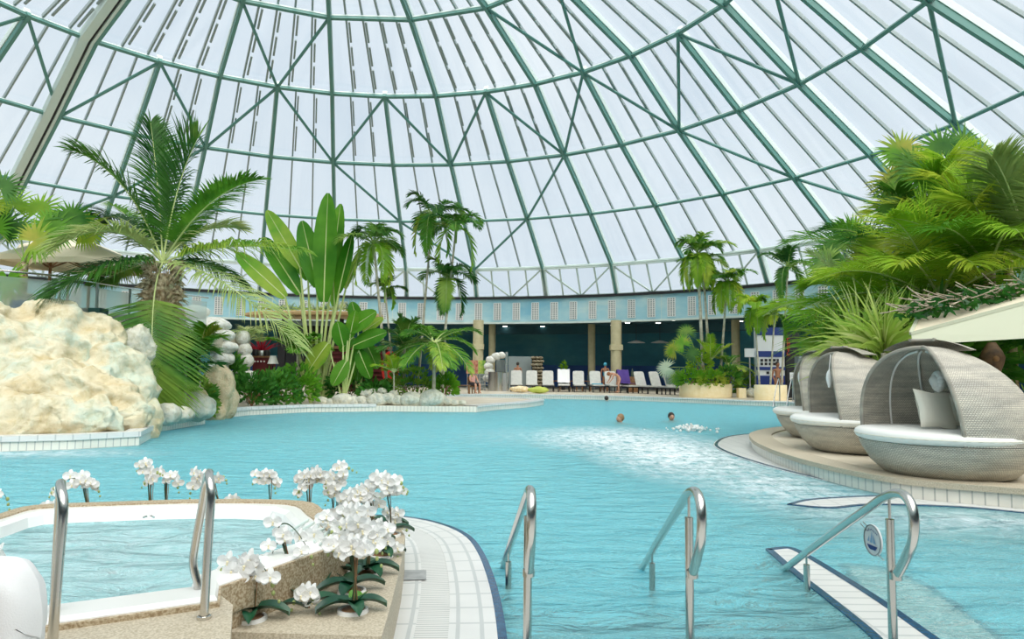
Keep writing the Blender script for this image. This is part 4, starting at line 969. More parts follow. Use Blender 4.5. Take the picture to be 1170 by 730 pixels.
BD = [(5.46, 8.95), (5.65, 11.55), (6.25, 13.95)]
make_daybed('nearest and largest woven egg daybed holding two pale pillows', (*BD[0], DZ), math.radians(13), 'round', 57)
make_daybed('middle woven egg daybed with empty white mattress and hanging ornament', (*BD[1], DZ), math.radians(-8), 'orn', 58)
make_daybed('farthest woven egg daybed, mostly hidden at the left', (*BD[2], DZ), math.radians(-17), 'orn', 57)
q = at(1069, 488, 8.85); pillow('pillow', 'front cream square pillow leaning inside the nearest daybed', (q.x, q.y, DZ+.81), math.radians(8), math.radians(68), .235, math.radians(6))
q = at(1094, 486, 9.12); pillow('pillow', 'cream pillow half hidden behind the front pillow in the nearest daybed', (q.x+.02, q.y+.02, DZ+.80), math.radians(-20), math.radians(70), .225)
# ================================================================ far shore: columns, loungers, people
def column(px, Y, label, r=.3):
    c = at(px, 420, Y); t = thing('column', label, 'column', (c.x, c.y, DZ))
    MB().lathe([(r, 0), (r, 4.46)], (c.x, c.y, DZ), 24).build('shaft', 'col', t, smooth=True)
    MB().lathe([(r+.01, 0), (r+.05, .02), (r+.05, .95), (r+.01, .98)], (c.x, c.y, DZ+.02), 24).build('base_band', 'grey', t, smooth=True)
    if r > .27: MB().box((c.x, c.y, 2.95), (.74, .74, .34)).build('speaker_collar', 'col', t)
    return t
column(704, 44.4, 'front beige column behind the purple towel lounger', .34)
column(676, 48.5, 'thinner beige column between the white lounger and the collared column', .25)
column(546, 45.5, 'front beige column right of the low feather palm', .34)
column(562, 49.5, 'dim rear column left of the shower stones', .24)
column(841, 43.0, 'shaded column behind the round planter', .25)
for i in range(26):
    rr = random.Random(200+i); px, py = [(577, 373), (613, 375), (620, 373), (653, 376), (662, 373), (606, 387), (644, 387), (668, 376), (717, 369), (724, 374), (738, 372), (752, 369), (756, 374), (769, 366), (772, 377), (787, 370), (787, 375), (713, 376), (672, 387), (640, 380), (700, 372), (815, 371), (846, 367), (850, 373), (858, 371), (690, 366)][i]
    c = g(px, py, 4.64)
    if not (36 < c.y < 80): continue
    R0 = math.hypot(c.x-CX, c.y-CY)
    if R0 > 36.5 or R0 < 27.7: continue
    o = MB().lathe([(0, -.02), (.14, -.02), (.17, 0.02)], (c.x, c.y, 4.64), 16).build('recessed_light', 'lamp', origin=(c.x, c.y, 4.62))
    tag(o, 'small round recessed light in the dark gallery ceiling', 'ceiling light', 'recessed lights in the gallery ceiling')
for px, w_ in ((727, 'left'), (754, 'right')):
    c = at(px, 391, 47.5); t = thing('pendant_lamp', '%s one of two wide pale disc lamps hanging in the dark gallery' % w_, 'lamp', tuple(c), 'disc lamps')
    MB().lathe([(0, .12), (.2, .1), (.55, 0), (.6, -.04), (0, -.06)], c, 24).build('lamp_shade', 'white', t, smooth=True)
    MB().tube([c+V((0, 0, .1)), V((c.x, c.y, 4.68))], .015, 5).build('cord', 'black', t)
def make_lounger(label, m='fabric_g'):
    t = thing('sun_lounger', label, 'sun lounger', (0, 0, 0), 'sun loungers on the far shore')
    f = MB(); 
    for s in (-1, 1): f.beam((s*.31, -1.3, .32), (s*.31, .62, .32), .05, .06)
    for y in (-1.28, -.1, .6): f.beam((-.31, y, .32), (.31, y, .32), .05, .05)
    f.build('frame', 'black', t)
    for s in (-1, 1):
        for y in (-1.1, .4): MB().beam((s*.29, y, 0), (s*.29, y, .32), .05, .05).build('leg', 'black', t)
    mb = MB(); mb.box((0, -.62, .385), (.6, 1.3, .07)); mb.build('seat_pad', m, t)
    R = Matrix.Rotation(math.radians(66), 3, 'X'); mb = MB()
    def pad(u, v):
        a = u*2*PI; x = .3*max(-1, min(1, 1.25*math.cos(a))); z = .04*max(-1, min(1, 1.5*math.sin(a)))
        k = 1 if v < .85 else math.sqrt(max(0, 1-((v-.85)/.15)**2))*.35+.65
        return R @ V((x*k, v*.78, z))+V((0, .02, .40))
    mb.grid(pad, 24, 10)
    mb.box(R @ V((0, .4, 0))+V((0, .02, .40)), (.56, .74, .05), m=R); mb.build('backrest', m, t, smooth=True)
    return t
LP = [(590, 43.2, 'leftmost grey sun lounger, right of the shower stones', 'fabric_g', 4), (607.5, 43.3, 'pale lounger second from left on the far shore', 'fabric_g', 5), (626, 43.3, 'pale lounger just left of the white draped one', 'fabric_g', 6), (644, 43.2, 'bright white draped sun lounger on the far shore', 'fabric_w', 8), (661, 43.0, 'empty pale lounger right of the white draped one', 'fabric_g', 6), (680.5, 42.8, 'pale lounger with a folded blue cloth on its seat', 'fabric_g', 2), (698, 42.5, 'lounger beneath the bending person', 'fabric_g', 0), (714, 41.8, 'lounger under the purple towel', 'fabric_g', -14), (733, 41.0, 'pale lounger first to the right of the purple towel', 'fabric_g', -22), (750.5, 40.0, 'pale lounger second to the right of the purple towel', 'fabric_g', -28), (767, 38.8, 'rightmost lounger next to the cream planter, with a grey green towel', 'fabric_g', -33)]
LO = []
for i, (px, Y, lb, m, a) in enumerate(LP):
    c = at(px, 440, Y); t = make_lounger(lb, m); t.location = (c.x, c.y, DZ); t.rotation_euler = (0, 0, math.radians(-a) if a > 0 else math.radians(a*-1.0)); LO.append(t)
    t.rotation_euler = (0, 0, math.radians(4-a*.9)); t.scale = (1.12, 1.0, 1.12)
def towel_on(i, name, label, m, seat=True):
    t0 = LO[i]; R = Matrix.Rotation(t0.rotation_euler[2], 3, 'Z'); B = Matrix.Rotation(math.radians(66), 3, 'X')
    mb = MB(); pth = [(-.8, .48), (-.3, .48), (.0, .50)] if seat else [(0, .5)]
    prof = pth+[((B @ V((0, v, .06))).y+.02, (B @ V((0, v, .06))).z+.42) for v in (.2, .45, .7, .82)]+[(.42, 1.16), (.47, .9)]
    def fn(u, v):
        k = u*(len(prof)-1); j = min(int(k), len(prof)-2); f = k-j; y = prof[j][0]*(1-f)+prof[j+1][0]*f; z = prof[j][1]*(1-f)+prof[j+1][1]*f
        return R @ V(((v*2-1)*.33*1.12, y-.01*math.sin(v*9+u*4), (z+.012*math.sin(v*14+u*9)+.02)*1.12))+t0.location
    mb.grid(fn, 36, 12); return tag(mb.build(name, m, None, True, origin=tuple(t0.location), angle=80), label, 'towel')
towel_on(7, 'towel', 'purple towel draped over a lounger on the far shore', 'purple')
towel_on(10, 'towel', 'grey green towel draped over the rightmost far lounger', 'gtowel', False)
towel_on(3, 'towel', 'white towel draped over the central far lounger', 'towel')
c = LO[5].location; o = MB().box((c.x, c.y-.8, DZ+.5), (.62, .4, .05)).build('folded_cloth', 'cloth_t', origin=tuple(c+V((0, -.8, .44)))); tag(o, 'folded turquoise cloth on the seat of a far lounger', 'towel')
for px, py, m, lb in ((594, 446, 'cstripe', 'cream and orange cloth bundle before the leftmost far lounger'), (615, 447, 'yellow', 'yellow green cloth bundle before the second far lounger')):
    c = g(px, py+2.5, DZ); tag(MB().ico((c.x, c.y, DZ+.2), .33, 3, .18, 2.5, 3, (1.75, .8, .55)).build('cloth_bundle', m, None, True, origin=(c.x, c.y, DZ)), lb, 'cushion')
# low parapet of brown tables behind the loungers
for i, (px, w) in enumerate(((636, .5), (670, .6), (690, .5), (655, .5))):
    c = at(px, 440, 44.6); t = thing('side_table', 'brown wooden low table behind the far loungers, %s of four' % ('leftmost', 'third from left', 'rightmost', 'second from left')[i], 'table', (c.x, c.y, DZ), 'low tables behind the loungers')
    MB().box((c.x, c.y, DZ+.62), (w, .5, .05)).build('table_top', 'wood', t)
    for s in (-1, 1):
        for s2 in (-1, 1): MB().box((c.x+s*w*.42, c.y+s2*.2, DZ+.3), (.05, .05, .6)).build('leg', 'wood', t)
# ---- people: one continuous skinned body each
def skinmesh(verts, edges, radii, m, name, parent, sub=2, root=0):
    me = bpy.data.meshes.new(name); o0 = V(parent['_o'])
    me.from_pydata([tuple(V(v)-o0) for v in verts], edges, []); me.materials.append(M[m])
    o = bpy.data.objects.new(name, me); C.objects.link(o)
    md = o.modifiers.new('skin', 'SKIN'); md.use_smooth_shade = True; md.branch_smoothing = .6
    for i, r in enumerate(radii): me.skin_vertices[0].data[i].radius = r if isinstance(r, tuple) else (r, r); me.skin_vertices[0].data[i].use_root = (i == root)
    s = o.modifiers.new('sub', 'SUBSURF'); s.levels = sub; s.render_levels = sub
    dg = bpy.context.evaluated_depsgraph_get(); mm = bpy.data.meshes.new_from_object(o.evaluated_get(dg)); bpy.data.objects.remove(o)
    mm.polygons.foreach_set('use_smooth', [True]*len(mm.polygons)); mm.materials.clear(); mm.materials.append(M[m])
    b = bpy.data.objects.new(name, mm); C.objects.link(b); b.parent = parent; b['_o'] = parent['_o']; return b
def person(label, loc, J, rz=0, skin='skin', hair='hair', long=False, clothes=(), sc_=1.0):
    """J: joint name -> local position; figure faces -y"""
    R = Matrix.Rotation(rz, 3, 'Z'); L = V(loc)
    P = {k: L+R @ (V(v)*sc_) for k, v in J.items()}
    t = thing('person', label, 'person', tuple(L))
    order = ['pelvis', 'waist', 'chest', 'neck', 'head0', 'head1']; r = {'pelvis': (.15, .12), 'waist': (.125, .1), 'chest': (.16, .11), 'neck': .058, 'head0': (.075, .085), 'head1': (.07, .08)}
    vs = []; rs = []; ed = []; ix = {}
    def addv(k, p, rad_): ix[k] = len(vs); vs.append(p); rs.append(tuple(q*sc_ for q in rad_) if isinstance(rad_, tuple) else rad_*sc_)
    for k in order: addv(k, P[k], r[k])
    ed += [(i, i+1) for i in range(5)]
    for s in ('L', 'R'):
        for k, rr in (('sh', .06), ('el', .043), ('wr', .027), ('hand', (.036, .018))): addv(k+s, P[k+s], rr)
        ed += [(ix['chest'], ix['sh'+s]), (ix['sh'+s], ix['el'+s]), (ix['el'+s], ix['wr'+s]), (ix['wr'+s], ix['hand'+s])]
        d = (P['hand'+s]-P['wr'+s]).normalized(); sd = perp(d, R @ V((0, -1, .1)))
        for q in range(5):
            off = sd*((q-1.8)*.018*sc_); f = P['hand'+s]+off+d*(.075 if q else .035)*sc_*(1-.12*abs(q-2))-sd.cross(d)*.02*sc_
            addv('f%d%s' % (q, s), f, .009); ed.append((ix['hand'+s], ix['f%d%s' % (q, s)]))
        for k, rr in (('hip', .095), ('kn', .062), ('an', .038), ('toe', (.04, .028))): addv(k+s, P[k+s], rr)
        ed += [(ix['pelvis'], ix['hip'+s]), (ix['hip'+s], ix['kn'+s]), (ix['kn'+s], ix['an'+s]), (ix['an'+s], ix['toe'+s])]
    body = skinmesh(vs, ed, rs, skin, 'body', t)
    hd = (P['head1']-P['head0']).normalized(); hc = (P['head0']+P['head1'])/2; fw = R @ V(J.get('face', (0, -1, 0))); fw = perp(hd, fw); sdv = hd.cross(fw)
    Rm = Matrix((sdv, -fw, hd)).transposed()
    mb = MB(); mb.ico((0, 0, 0), .105*sc_, 3, .05, 4, 3, (.95, 1.08, 1.12)); mb.v = [Rm @ (v+V((0, .025, .035))*sc_)+hc for v in mb.v if True]
    if long: q = [hc+Rm @ (V((0, .08, .02))*sc_), hc+Rm @ (V((0, .1, -.12))*sc_), hc+Rm @ (V((0, .09, -.25))*sc_)]; mb.tube(q, [.08*sc_, .07*sc_, .04*sc_], 10)
    mb.build('hair', hair, t, smooth=True)
    mb = MB(); mb.ico((0, 0, 0), .088*sc_, 3, 0, 1, 0, (.9, 1, 1.22)); mb.ico((0, -.095*sc_, -.01*sc_), .02*sc_, 2, 0, 1, 0, (.7, 1, 1.3))
    for s in (-1, 1): mb.ico((s*.083*sc_, 0, 0), .022*sc_, 2, 0, 1, 0, (.4, .8, 1.2))
    mb.v = [Rm @ (v+V((0, -.018, .0))*sc_)+hc for v in mb.v]; mb.build('face', skin, t, smooth=True)
    mb = MB()
    for s in (-1, 1): mb.ico((s*.032*sc_, -.1*sc_, .012*sc_), .012*sc_, 2)
    mb.v = [Rm @ v+hc for v in mb.v]; mb.build('eye', 'black', t, smooth=True)
    mb = MB().box((0, -.103*sc_, -.055*sc_), (.045*sc_, .012*sc_, .01*sc_)); mb.v = [Rm @ v+hc for v in mb.v]; mb.build('mouth', 'red', t)
    for nm, m, keys, gr in clothes:
        cv = [P[k] for k in keys[0]]; cr = [tuple(q*sc_*gr for q in (r[k] if k in r and isinstance(r[k], tuple) else ({'sh': .075, 'el': .05, 'hip': .1, 'kn': .07, 'an': .045}.get(k[:-1], .1),)*2)) for k in keys[0]]
        skinmesh(cv, keys[1], cr, m, nm, t, 2)
    return t
STAND = dict(pelvis=(0, 0, .95), waist=(0, 0, 1.1), chest=(0, .0, 1.32), neck=(0, 0, 1.5), head0=(0, -.02, 1.6), head1=(0, -.02, 1.7), shL=(.19, 0, 1.42), elL=(.25, .03, 1.13), wrL=(.22, -.1, .92), handL=(.21, -.14, .85), shR=(-.19, 0, 1.42), elR=(-.25, .03, 1.13), wrR=(-.22, -.1, .92), handR=(-.21, -.14, .85), hipL=(.1, 0, .86), knL=(.11, -.02, .48), anL=(.11, .02, .09), toeL=(.12, -.14, .04), hipR=(-.1, 0, .86), knR=(-.11, -.02, .48), anR=(-.11, .02, .09), toeR=(-.12, -.14, .04))
def pose(**k): d = dict(STAND); d.update(k); return d
SHORTS = (('pelvis', 'hipL', 'hipR', 'knL', 'knR'), [(0, 1), (0, 2)])
def shorts(P0, m): return ('swim_shorts', m, (('waist', 'pelvis', 'hipL', 'hipR'), [(0, 1), (1, 2), (1, 3)]), 1.12)
def pxy(px, Y): c = at(px, 430, Y); return (c.x, c.y, DZ)
BEND = pose(pelvis=(0, .12, .92), waist=(0, 0, 1.02), chest=(0, -.22, 1.12), neck=(0, -.42, 1.14), head0=(0, -.5, 1.12), head1=(0, -.58, 1.08), shL=(.18, -.34, 1.1), elL=(.2, -.42, .85), wrL=(.15, -.55, .66), handL=(.14, -.6, .6), shR=(-.18, -.34, 1.1), elR=(-.2, -.42, .85), wrR=(-.15, -.55, .66), handR=(-.14, -.6, .6), hipL=(.1, .1, .84), hipR=(-.1, .1, .84), face=(0, -.2, -1))
person('person in dark swimwear bending over a far lounger beside the column', pxy(706, 41.3), BEND, math.radians(-75), 'skin', 'hair_r', clothes=(shorts(0, 'cloth_d'),))
person('person with turquoise cap standing behind the loungers', pxy(691.5, 44.0), STAND, math.radians(160), 'skin_t', 'cloth_t', clothes=(('swimsuit', 'cloth_t', (('chest', 'waist', 'pelvis', 'hipL', 'hipR'), [(0, 1), (1, 2), (2, 3), (2, 4)]), 1.12),))
person('bare backed person standing behind the leftmost far lounger', pxy(591.5, 45.2), STAND, math.radians(180), 'skin_t', 'hair', clothes=(shorts(0, 'cloth_d'),))
person('shirtless dark haired person standing before the blue and white sign', pxy(888.5, 34.2), STAND, math.radians(5), 'skin_t', 'hair', clothes=(shorts(0, 'cloth_d'),))
SIT = pose(pelvis=(0, .1, .5), waist=(0, .12, .64), chest=(0, .1, .86), neck=(0, .06, 1.04), head0=(0, .02, 1.13), head1=(0, .0, 1.23), shL=(.18, .08, .96), elL=(.24, -.02, .7), wrL=(.14, -.24, .62), handL=(.12, -.31, .6), shR=(-.18, .08, .96), elR=(-.24, -.02, .7), wrR=(-.14, -.24, .62), handR=(-.12, -.31, .6), hipL=(.1, .05, .48), knL=(.13, -.42, .5), anL=(.13, -.42, .09), toeL=(.13, -.56, .04), hipR=(-.1, .05, .48), knR=(-.13, -.42, .5), anR=(-.13, -.42, .09), toeR=(-.13, -.56, .04))
sp = g(541, 449.5, DZ)
person('seated person in pink top and dark shorts on a wooden chair', tuple(sp), SIT, math.radians(35), 'skin', 'hair_b', clothes=(('top', 'cloth_p', (('chest', 'waist', 'pelvis', 'shL', 'shR'), [(0, 1), (1, 2), (0, 3), (0, 4)]), 1.14), ('shorts', 'cloth_d', (('pelvis', 'hipL', 'hipR', 'knL', 'knR'), [(0, 1), (0, 2), (1, 3), (2, 4)]), 1.1)))
ch = thing('wooden_chair', 'brown wooden chair under the seated person', 'chair', tuple(sp)); R = Matrix.Rotation(math.radians(35), 3, 'Z')
def cb(nm, c, d): MB().box(V(sp)+R @ V(c), d, m=R).build(nm, 'wood', ch)
cb('seat', (0, .0, .39), (.46, .46, .04)); cb('backrest', (0, .26, .68), (.44, .04, .42))
for sx in (-1, 1):
    for sy in (-1, 1): cb('leg', (sx*.2, sy*.2, .19), (.045, .045, .38))
for i, (px, py) in enumerate(((506, 450), (517, 449), (529, 449))):
    c = g(px, py+1, DZ); t = thing('wooden_table', 'low brown slatted bench table at the left far shore, %s of three' % ('leftmost', 'middle', 'rightmost')[i], 'table', tuple(c), 'low tables left of the seated person')
    for k in range(4): MB().box((c.x, c.y-.2+k*.14, DZ+.45), (.75, .11, .03)).build('slat', 'wood', t)
    for sx in (-1, 1):
        for sy in (-1, 1): MB().box((c.x+sx*.33, c.y+sy*.22, DZ+.22), (.05, .05, .44)).build('leg', 'wood', t)
def swimmer(px, py, label, rz, hair, Y=None, shoulders=.0):
    c = g(px, py, 0); J = {k: (v[0], v[1], v[2]-1.56-shoulders) for k, v in STAND.items()}
    J['elL'] = (.35, -.2, -.2); J['wrL'] = (.4, -.42, -.12); J['handL'] = (.4, -.5, -.1); J['elR'] = (-.35, -.2, -.2); J['wrR'] = (-.4, -.42, -.12); J['handR'] = (-.4, -.5, -.1)
    for k in ('kn', 'an', 'toe'):
        for s in 'LR': x, y, z = J[k+s]; J[k+s] = (x, y+.45, -1.0 if k == 'kn' else -1.1)
    return person(label, (c.x, c.y, 0), J, rz, 'skin', hair, clothes=(shorts(0, 'cloth_d'),))
swimmer(709, 482, 'fair haired swimmer, only the head above water, left of the dark haired one', math.radians(-60), 'hair_b')
swimmer(767, 480, 'dark haired swimmer with only the head above water near the foam', math.radians(5), 'hair')
swimmer(693, 457.6, 'distant swimmer seen as a dark head at the far pool edge', math.radians(150), 'hair')
# ================================================================ sign wall, boards on the right far shore
def facebox(mb, px0, py0, px1, py1, Y, th=.05, back=0):
    a = at(px0, py0, Y); b = at(px1, py1, Y); mb.box(((a.x+b.x)/2, Y+th/2+back, (a.z+b.z)/2), (abs(b.x-a.x), th, abs(a.z-b.z)))
SY = 35.4
sg = thing('sign_pylon', 'blue and white banded sign pylon with small window marks behind the small cream planter', 'sign', (at(881, 440, SY).x, SY, DZ))
mb = MB(); facebox(mb, 865, 374, 897, 449, SY, .5); mb.build('board', 'signw', sg)
for i, (y0, y1) in enumerate(((374, 383), (401, 408), (419, 423), (429, 449))):
    mb = MB(); facebox(mb, 864.6, y0, 897.4, y1, SY-.03, .08); mb.build('blue_band', 'signb', sg)
for r_ in range(2):
    for c_ in range(4):
        mb = MB(); facebox(mb, 869+c_*4.8, 410+r_*4.3, 872+c_*4.8, 413+r_*4.3, SY-.03, .03); mb.build('window_mark', 'black', sg)
mb = MB(); facebox(mb, 887.5, 410, 890, 413, SY-.03, .03); facebox(mb, 876, 424.4, 879, 427.2, SY-.03, .03); mb.build('small_mark', 'black', sg)
wb = thing('direction_sign', 'white square panel sticking out left of the blue and white sign', 'sign', tuple(at(858, 404, SY)))
mb = MB(); facebox(mb, 851, 398, 864, 408, SY+.1, .08); mb.build('board', 'signw', wb)
mb = MB(); facebox(mb, 856, 408, 858, 452, SY+.2, .06); mb.build('post', 'steel_dark', wb)
db = thing('dark_booth', 'black booth with a vertical red lettered strip right of the blue sign', 'booth', (at(905, 440, SY).x, SY, DZ))
mb = MB(); facebox(mb, 898, 380, 915, 456, SY+.3, .8); mb.build('body', 'dark', db)
# the vertical red lettering (unreadable at this distance): six small glyphs
for i, gl in enumerate((((0, 0, 1, .2), (0, 0, .25, 1), (0, .8, 1, 1)), ((0, 0, .25, 1), (.75, 0, 1, 1), (.25, .4, .75, .6)), ((0, 0, 1, .2), (0, .4, 1, .6), (0, .8, 1, 1), (0, 0, .25, 1)), ((.35, 0, .65, 1), (0, 0, 1, .2)), ((0, 0, .25, 1), (0, .8, 1, 1)))):
    mb = MB()
    for (x0, y0, x1, y1) in gl: facebox(mb, 899.3+x0*3.2, 386+i*4.2+y0*3.3, 899.3+x1*3.2, 386+i*4.2+y1*3.3, SY+.26, .03)
    mb.build('red_letter', 'redb', db)
nb = thing('notice_board', 'white notice on a black stand beside the dark booth', 'sign', (at(907, 440, 33.0).x, 33.0, DZ))
mb = MB(); facebox(mb, 902.5, 425.5, 911, 434.5, 33.0, .03); mb.build('notice', 'signw', nb)
mb = MB(); facebox(mb, 903.5, 428, 909.5, 428.5, 32.98, .01); facebox(mb, 903.5, 430, 909.5, 430.5, 32.98, .01); mb.build('printed_lines', 'grey', nb)
mb = MB(); facebox(mb, 905.5, 434, 907.5, 456, 33.0, .04); facebox(mb, 902, 456, 911, 456.8, 32.9, .3); mb.build('stand', 'black', nb)
gp = thing('grey_locker', 'tall pale grey panel cabinet left of the third daybed', 'cabinet', (at(921, 440, 33.5).x, 33.5, DZ))
mb = MB(); facebox(mb, 912.5, 407, 930, 456, 33.5, .5); mb.build('cabinet_body', 'grey', gp)
for i in range(4):
    mb = MB(); facebox(mb, 915+(i % 2)*4, 410+(i//2)*4.5, 918+(i % 2)*4, 412.5+(i//2)*4.5, 33.47, .03); mb.build('small_window', 'dark', gp)
tag(boulder(860, 449, 35.6, .33, 'grey rock beside the small cream planter', 'rock_g', 101, (1.2, .8, .8), z=DZ), 'grey rock left of the small cream planter', 'rock')
# ================================================================ showers on the far shore
KY = 43.2
sh = thing('shower_kiosk', 'stainless steel shower cubicle with curved doors beside stacked stone arch', 'shower', (at(574, 445, KY).x, KY, DZ))
c = at(574, 440, KY)
MB().lathe([(.62, 0), (.62, 1.15)], (c.x-.25, c.y, DZ), 24, PI, 2*PI).build('curved_wall', 'steel', sh, smooth=True)
mb = MB(); facebox(mb, 567, 426, 578, 449, KY-.55, .05); mb.build('door', 'steel_dark', sh)
mb = MB(); facebox(mb, 577.5, 402, 580, 449, KY-.4, .12); mb.build('post', 'steel', sh)
mb = MB(); facebox(mb, 567, 411, 577, 426, KY+.2, .06); mb.build('glass_side', 'balus', sh)
rk = [(559, 425, .3), (558, 418, .3), (561, 411, .3), (567, 407, .3), (573, 406, .28), (557, 432, .3)]
for i, (px, py, r) in enumerate(rk):
    boulder(px, py, 44.2, r, 'rough pale stone of the arch over the shower, %s one' % ('lower left', 'left', 'upper left', 'top', 'upper right', 'lowest')[i], 'rock_w', 110+i, (1, .7, .8), .15, 1.1, 3, 'stones of the shower arch', name='arch_stone', cat='stone')
mb = MB(); facebox(mb, 581, 407, 607, 449, 46.5, .3); o = mb.build('tiled_screen', tilemat('ribbed white screen', (.42, .47, .45), (.25, .3, .3), .35, 4, .5, gw=.03, kind='Object'), origin=(at(594, 449, 46.5).x, 46.5, DZ)); tag(o, 'pale ribbed shower wall behind the leftmost far lounger', 'wall screen')
sw = thing('stone_pillar', 'square pillar of rough stacked brown grey stones behind the second far lounger', 'pillar', (at(614, 449, 45.6).x, 45.6, DZ))
rnd = random.Random(9); mb = MB()
for r_ in range(9):
    for c_ in range(3):
        q = at(609+c_*4.2+(r_ % 2)*1.5, 440-r_*3.9, 45.6); mb.ico((q.x, q.y, q.z), .16, 2, .12, 2, r_*3+c_, (rnd.uniform(.9, 1.2), .8, .62))
mb.build('stone_courses', rockmat('brown grey wall stone', (.16, .13, .08), (.26, .22, .15), (.34, .30, .2), 2), sw, smooth=True)
mb = MB(); facebox(mb, 608, 407, 620, 449, 45.7, .3); mb.build('mortar_core', 'soil', sw)
for nm, x0, x1, m, lb in (('display_panel', 533, 546, 'posterr', 'red brown printed panel behind the seated person'), ('display_panel', 546.5, 554.5, 'posterg', 'green plant printed panel right of the red brown one')):
    t = thing(nm, lb, 'panel', (at((x0+x1)/2, 440, 44.5).x, 44.5, DZ)); mb = MB(); facebox(mb, x0, 411.5, x1, 427, 44.5, .05); mb.build('print', m, t)
    for s in (x0+1, x1-1): mb = MB(); facebox(mb, s-.3, 427, s+.3, 449, 44.52, .04); mb.build('leg', 'steel_dark', t)
rl = thing('bar_shelf', 'dark metal bar shelf unit left of the shower cubicle', 'shelf', (at(554, 449, 43.4).x, 43.4, DZ))
for k in range(6): mb = MB(); facebox(mb, 548, 427+k*4, 560, 427.7+k*4, 43.4, .35); mb.build('shelf', 'steel_dark', rl)
for s in (548, 554, 559.6): mb = MB(); facebox(mb, s, 427, s+.5, 449, 43.5, .1); mb.build('post', 'steel_dark', rl)
fg = at(697, 418, 47.0)
pt = thing('tall_vase_plant', 'narrow yellow leaved plant in the dark gallery behind the white draped lounger', 'plant', (at(643.5, 440, 46.5).x, 46.5, DZ))
c = at(643.5, 422, 46.5); MB().tube([V((c.x, c.y, DZ)), c], [.12, .05], 8).build('pot_stem', 'black', pt); leafball(pt, 'frond_y', c, .14, .14, .55, 60, .22, .09, 3)
mk = thing('wall_ornament', 'dark oval ornament on the painted back wall', 'ornament', tuple(at(655, 409, 56.0))); c = at(655, 409, 56.0)
MB().ico(c, .55, 3, 0, 1, 0, (.42, .12, 1)).build('oval_body', 'dark', mk, smooth=True); MB().tube([c+V((0, 0, .5)), c+V((0, 0, .9))], .03, 6).build('hanger', 'black', mk)
bg = at(720, 443, 43.8); 
bot = thing('bottle', 'dark bottle standing between two far loungers', 'bottle', (at(722.5, 430, 43.6).x, 43.6, DZ+.95))
c = V(bot.location); MB().lathe([(0, 0), (.09, 0), (.09, .28), (.035, .38), (.035, .5), (0, .5)], c, 12).build('glass_body', 'bottle', bot, smooth=True)
mb = MB(); mb.box((c.x, c.y, DZ+.47), (.6, .6, .94)); o = mb.build('dark_cabinet', 'wood', origin=(c.x, c.y, DZ)); tag(o, 'dark wooden serving cabinet behind the far loungers carrying a bottle', 'cabinet')
# ================================================================ bar hut behind the island
HY = 31.5
hut = thing('bar_hut', 'bar hut with curved light wood edged roof and dark inside behind the fan banana plant', 'bar', (at(360, 440, HY).x, HY, DZ))
c = at(355, 359, HY); MB().lathe([(0, .14), (2.9, .1), (3.1, .05), (3.12, -.06), (3.05, -.1), (0, -.05)], (c.x, c.y+.6, c.z), 48, sx=1.0, sy=.5).build('roof', 'wood_l', hut, smooth=True, angle=30)
mb = MB(); facebox(mb, 325, 366, 385, 372, HY-.3, .3); mb.build('grey_beam', 'grey', hut)
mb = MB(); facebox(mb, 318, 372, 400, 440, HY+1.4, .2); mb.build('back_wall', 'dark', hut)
for s in (322, 344, 388): mb = MB(); facebox(mb, s, 364, s+2.5, 440, HY-.2, .12); mb.build('post', 'black', hut)
gs = thing('roof_planting', 'strip of grassy succulents growing on the bar hut roof', 'plants', (c.x, c.y, c.z+.2), kind='stuff')
for i in range(26):
    x = c.x-2.3+i*.17; strapplant(gs, 'strap' if i % 3 else 'fan_p', V((x, c.y-.35+.35*(i % 3), c.z+.2)), 14, .42 if i < 19 else .6, .05, (10, 85), 1.0, 300+i, 'succulent', 1)
spk = thing('loudspeaker', 'black angled loudspeaker on the bar hut roof edge', 'speaker', tuple(at(410, 362, 30.8))); c = at(410, 359, 30.8); Rm = Matrix.Rotation(.35, 3, 'Y') @ Matrix.Rotation(.4, 3, 'Z')
mb = MB(); mb.box(c, (.62, .4, .32), m=Rm); mb.build('cabinet_body', 'black', spk); mb = MB(); mb.box(c+Rm @ V((0, -.21, 0)), (.54, .02, .26), m=Rm); mb.build('speaker_grille', 'dark', spk)
MB().tube([c, c+V((0, .2, -.5))], .03, 6).build('bracket', 'black', spk)
rs = thing('slatted_screen', 'dark red horizontal slatted bar front behind the banana plants', 'screen', (at(410, 450, 29.5).x, 29.5, DZ))
mb = MB(); facebox(mb, 378, 399, 442, 448, 29.6, .3); mb.build('panel', 'red', rs)
for i in range(9): mb = MB(); facebox(mb, 377, 402+i*5, 443, 405+i*5, 29.52, .08); mb.build('slat', 'red', rs)
mb = MB(); facebox(mb, 375, 395, 445, 399, 29.4, .7); mb.build('counter_top', 'wood', rs)
rd = thing('red_round_sign', 'bright red rounded board at the right end of the slatted bar', 'sign', (at(446, 440, 29.2).x, 29.2, DZ)); c = at(446, 420, 29.2)
MB().lathe([(0, -.05), (.36, -.05), (.36, .05), (0, .05)], (0, 0, 0), 24).build('tmpd', 'redb')
o = bpy.data.objects['tmpd']; bpy.data.objects.remove(o)
mb = MB(); mb.lathe([(0, -.05), (.36, -.05), (.36, .05), (0, .05)], (0, 0, 0), 24); RX = Matrix.Rotation(PI/2, 3, 'X'); mb.v = [RX @ V((p.x, p.y*1.9, p.z))+c for p in mb.v]; mb.build('board', 'redb', rd)
mb = MB(); mb.box((c.x, c.y+.05, (c.z+DZ)/2-.3), (.1, .06, c.z-DZ-.5)); mb.build('post', 'black', rd)
RY = 26.3
rc_ = thing('red_cabinet', 'dark red cabinet with small lights and items on top behind the island hedge', 'cabinet', (at(298, 450, RY).x, RY, DZ))
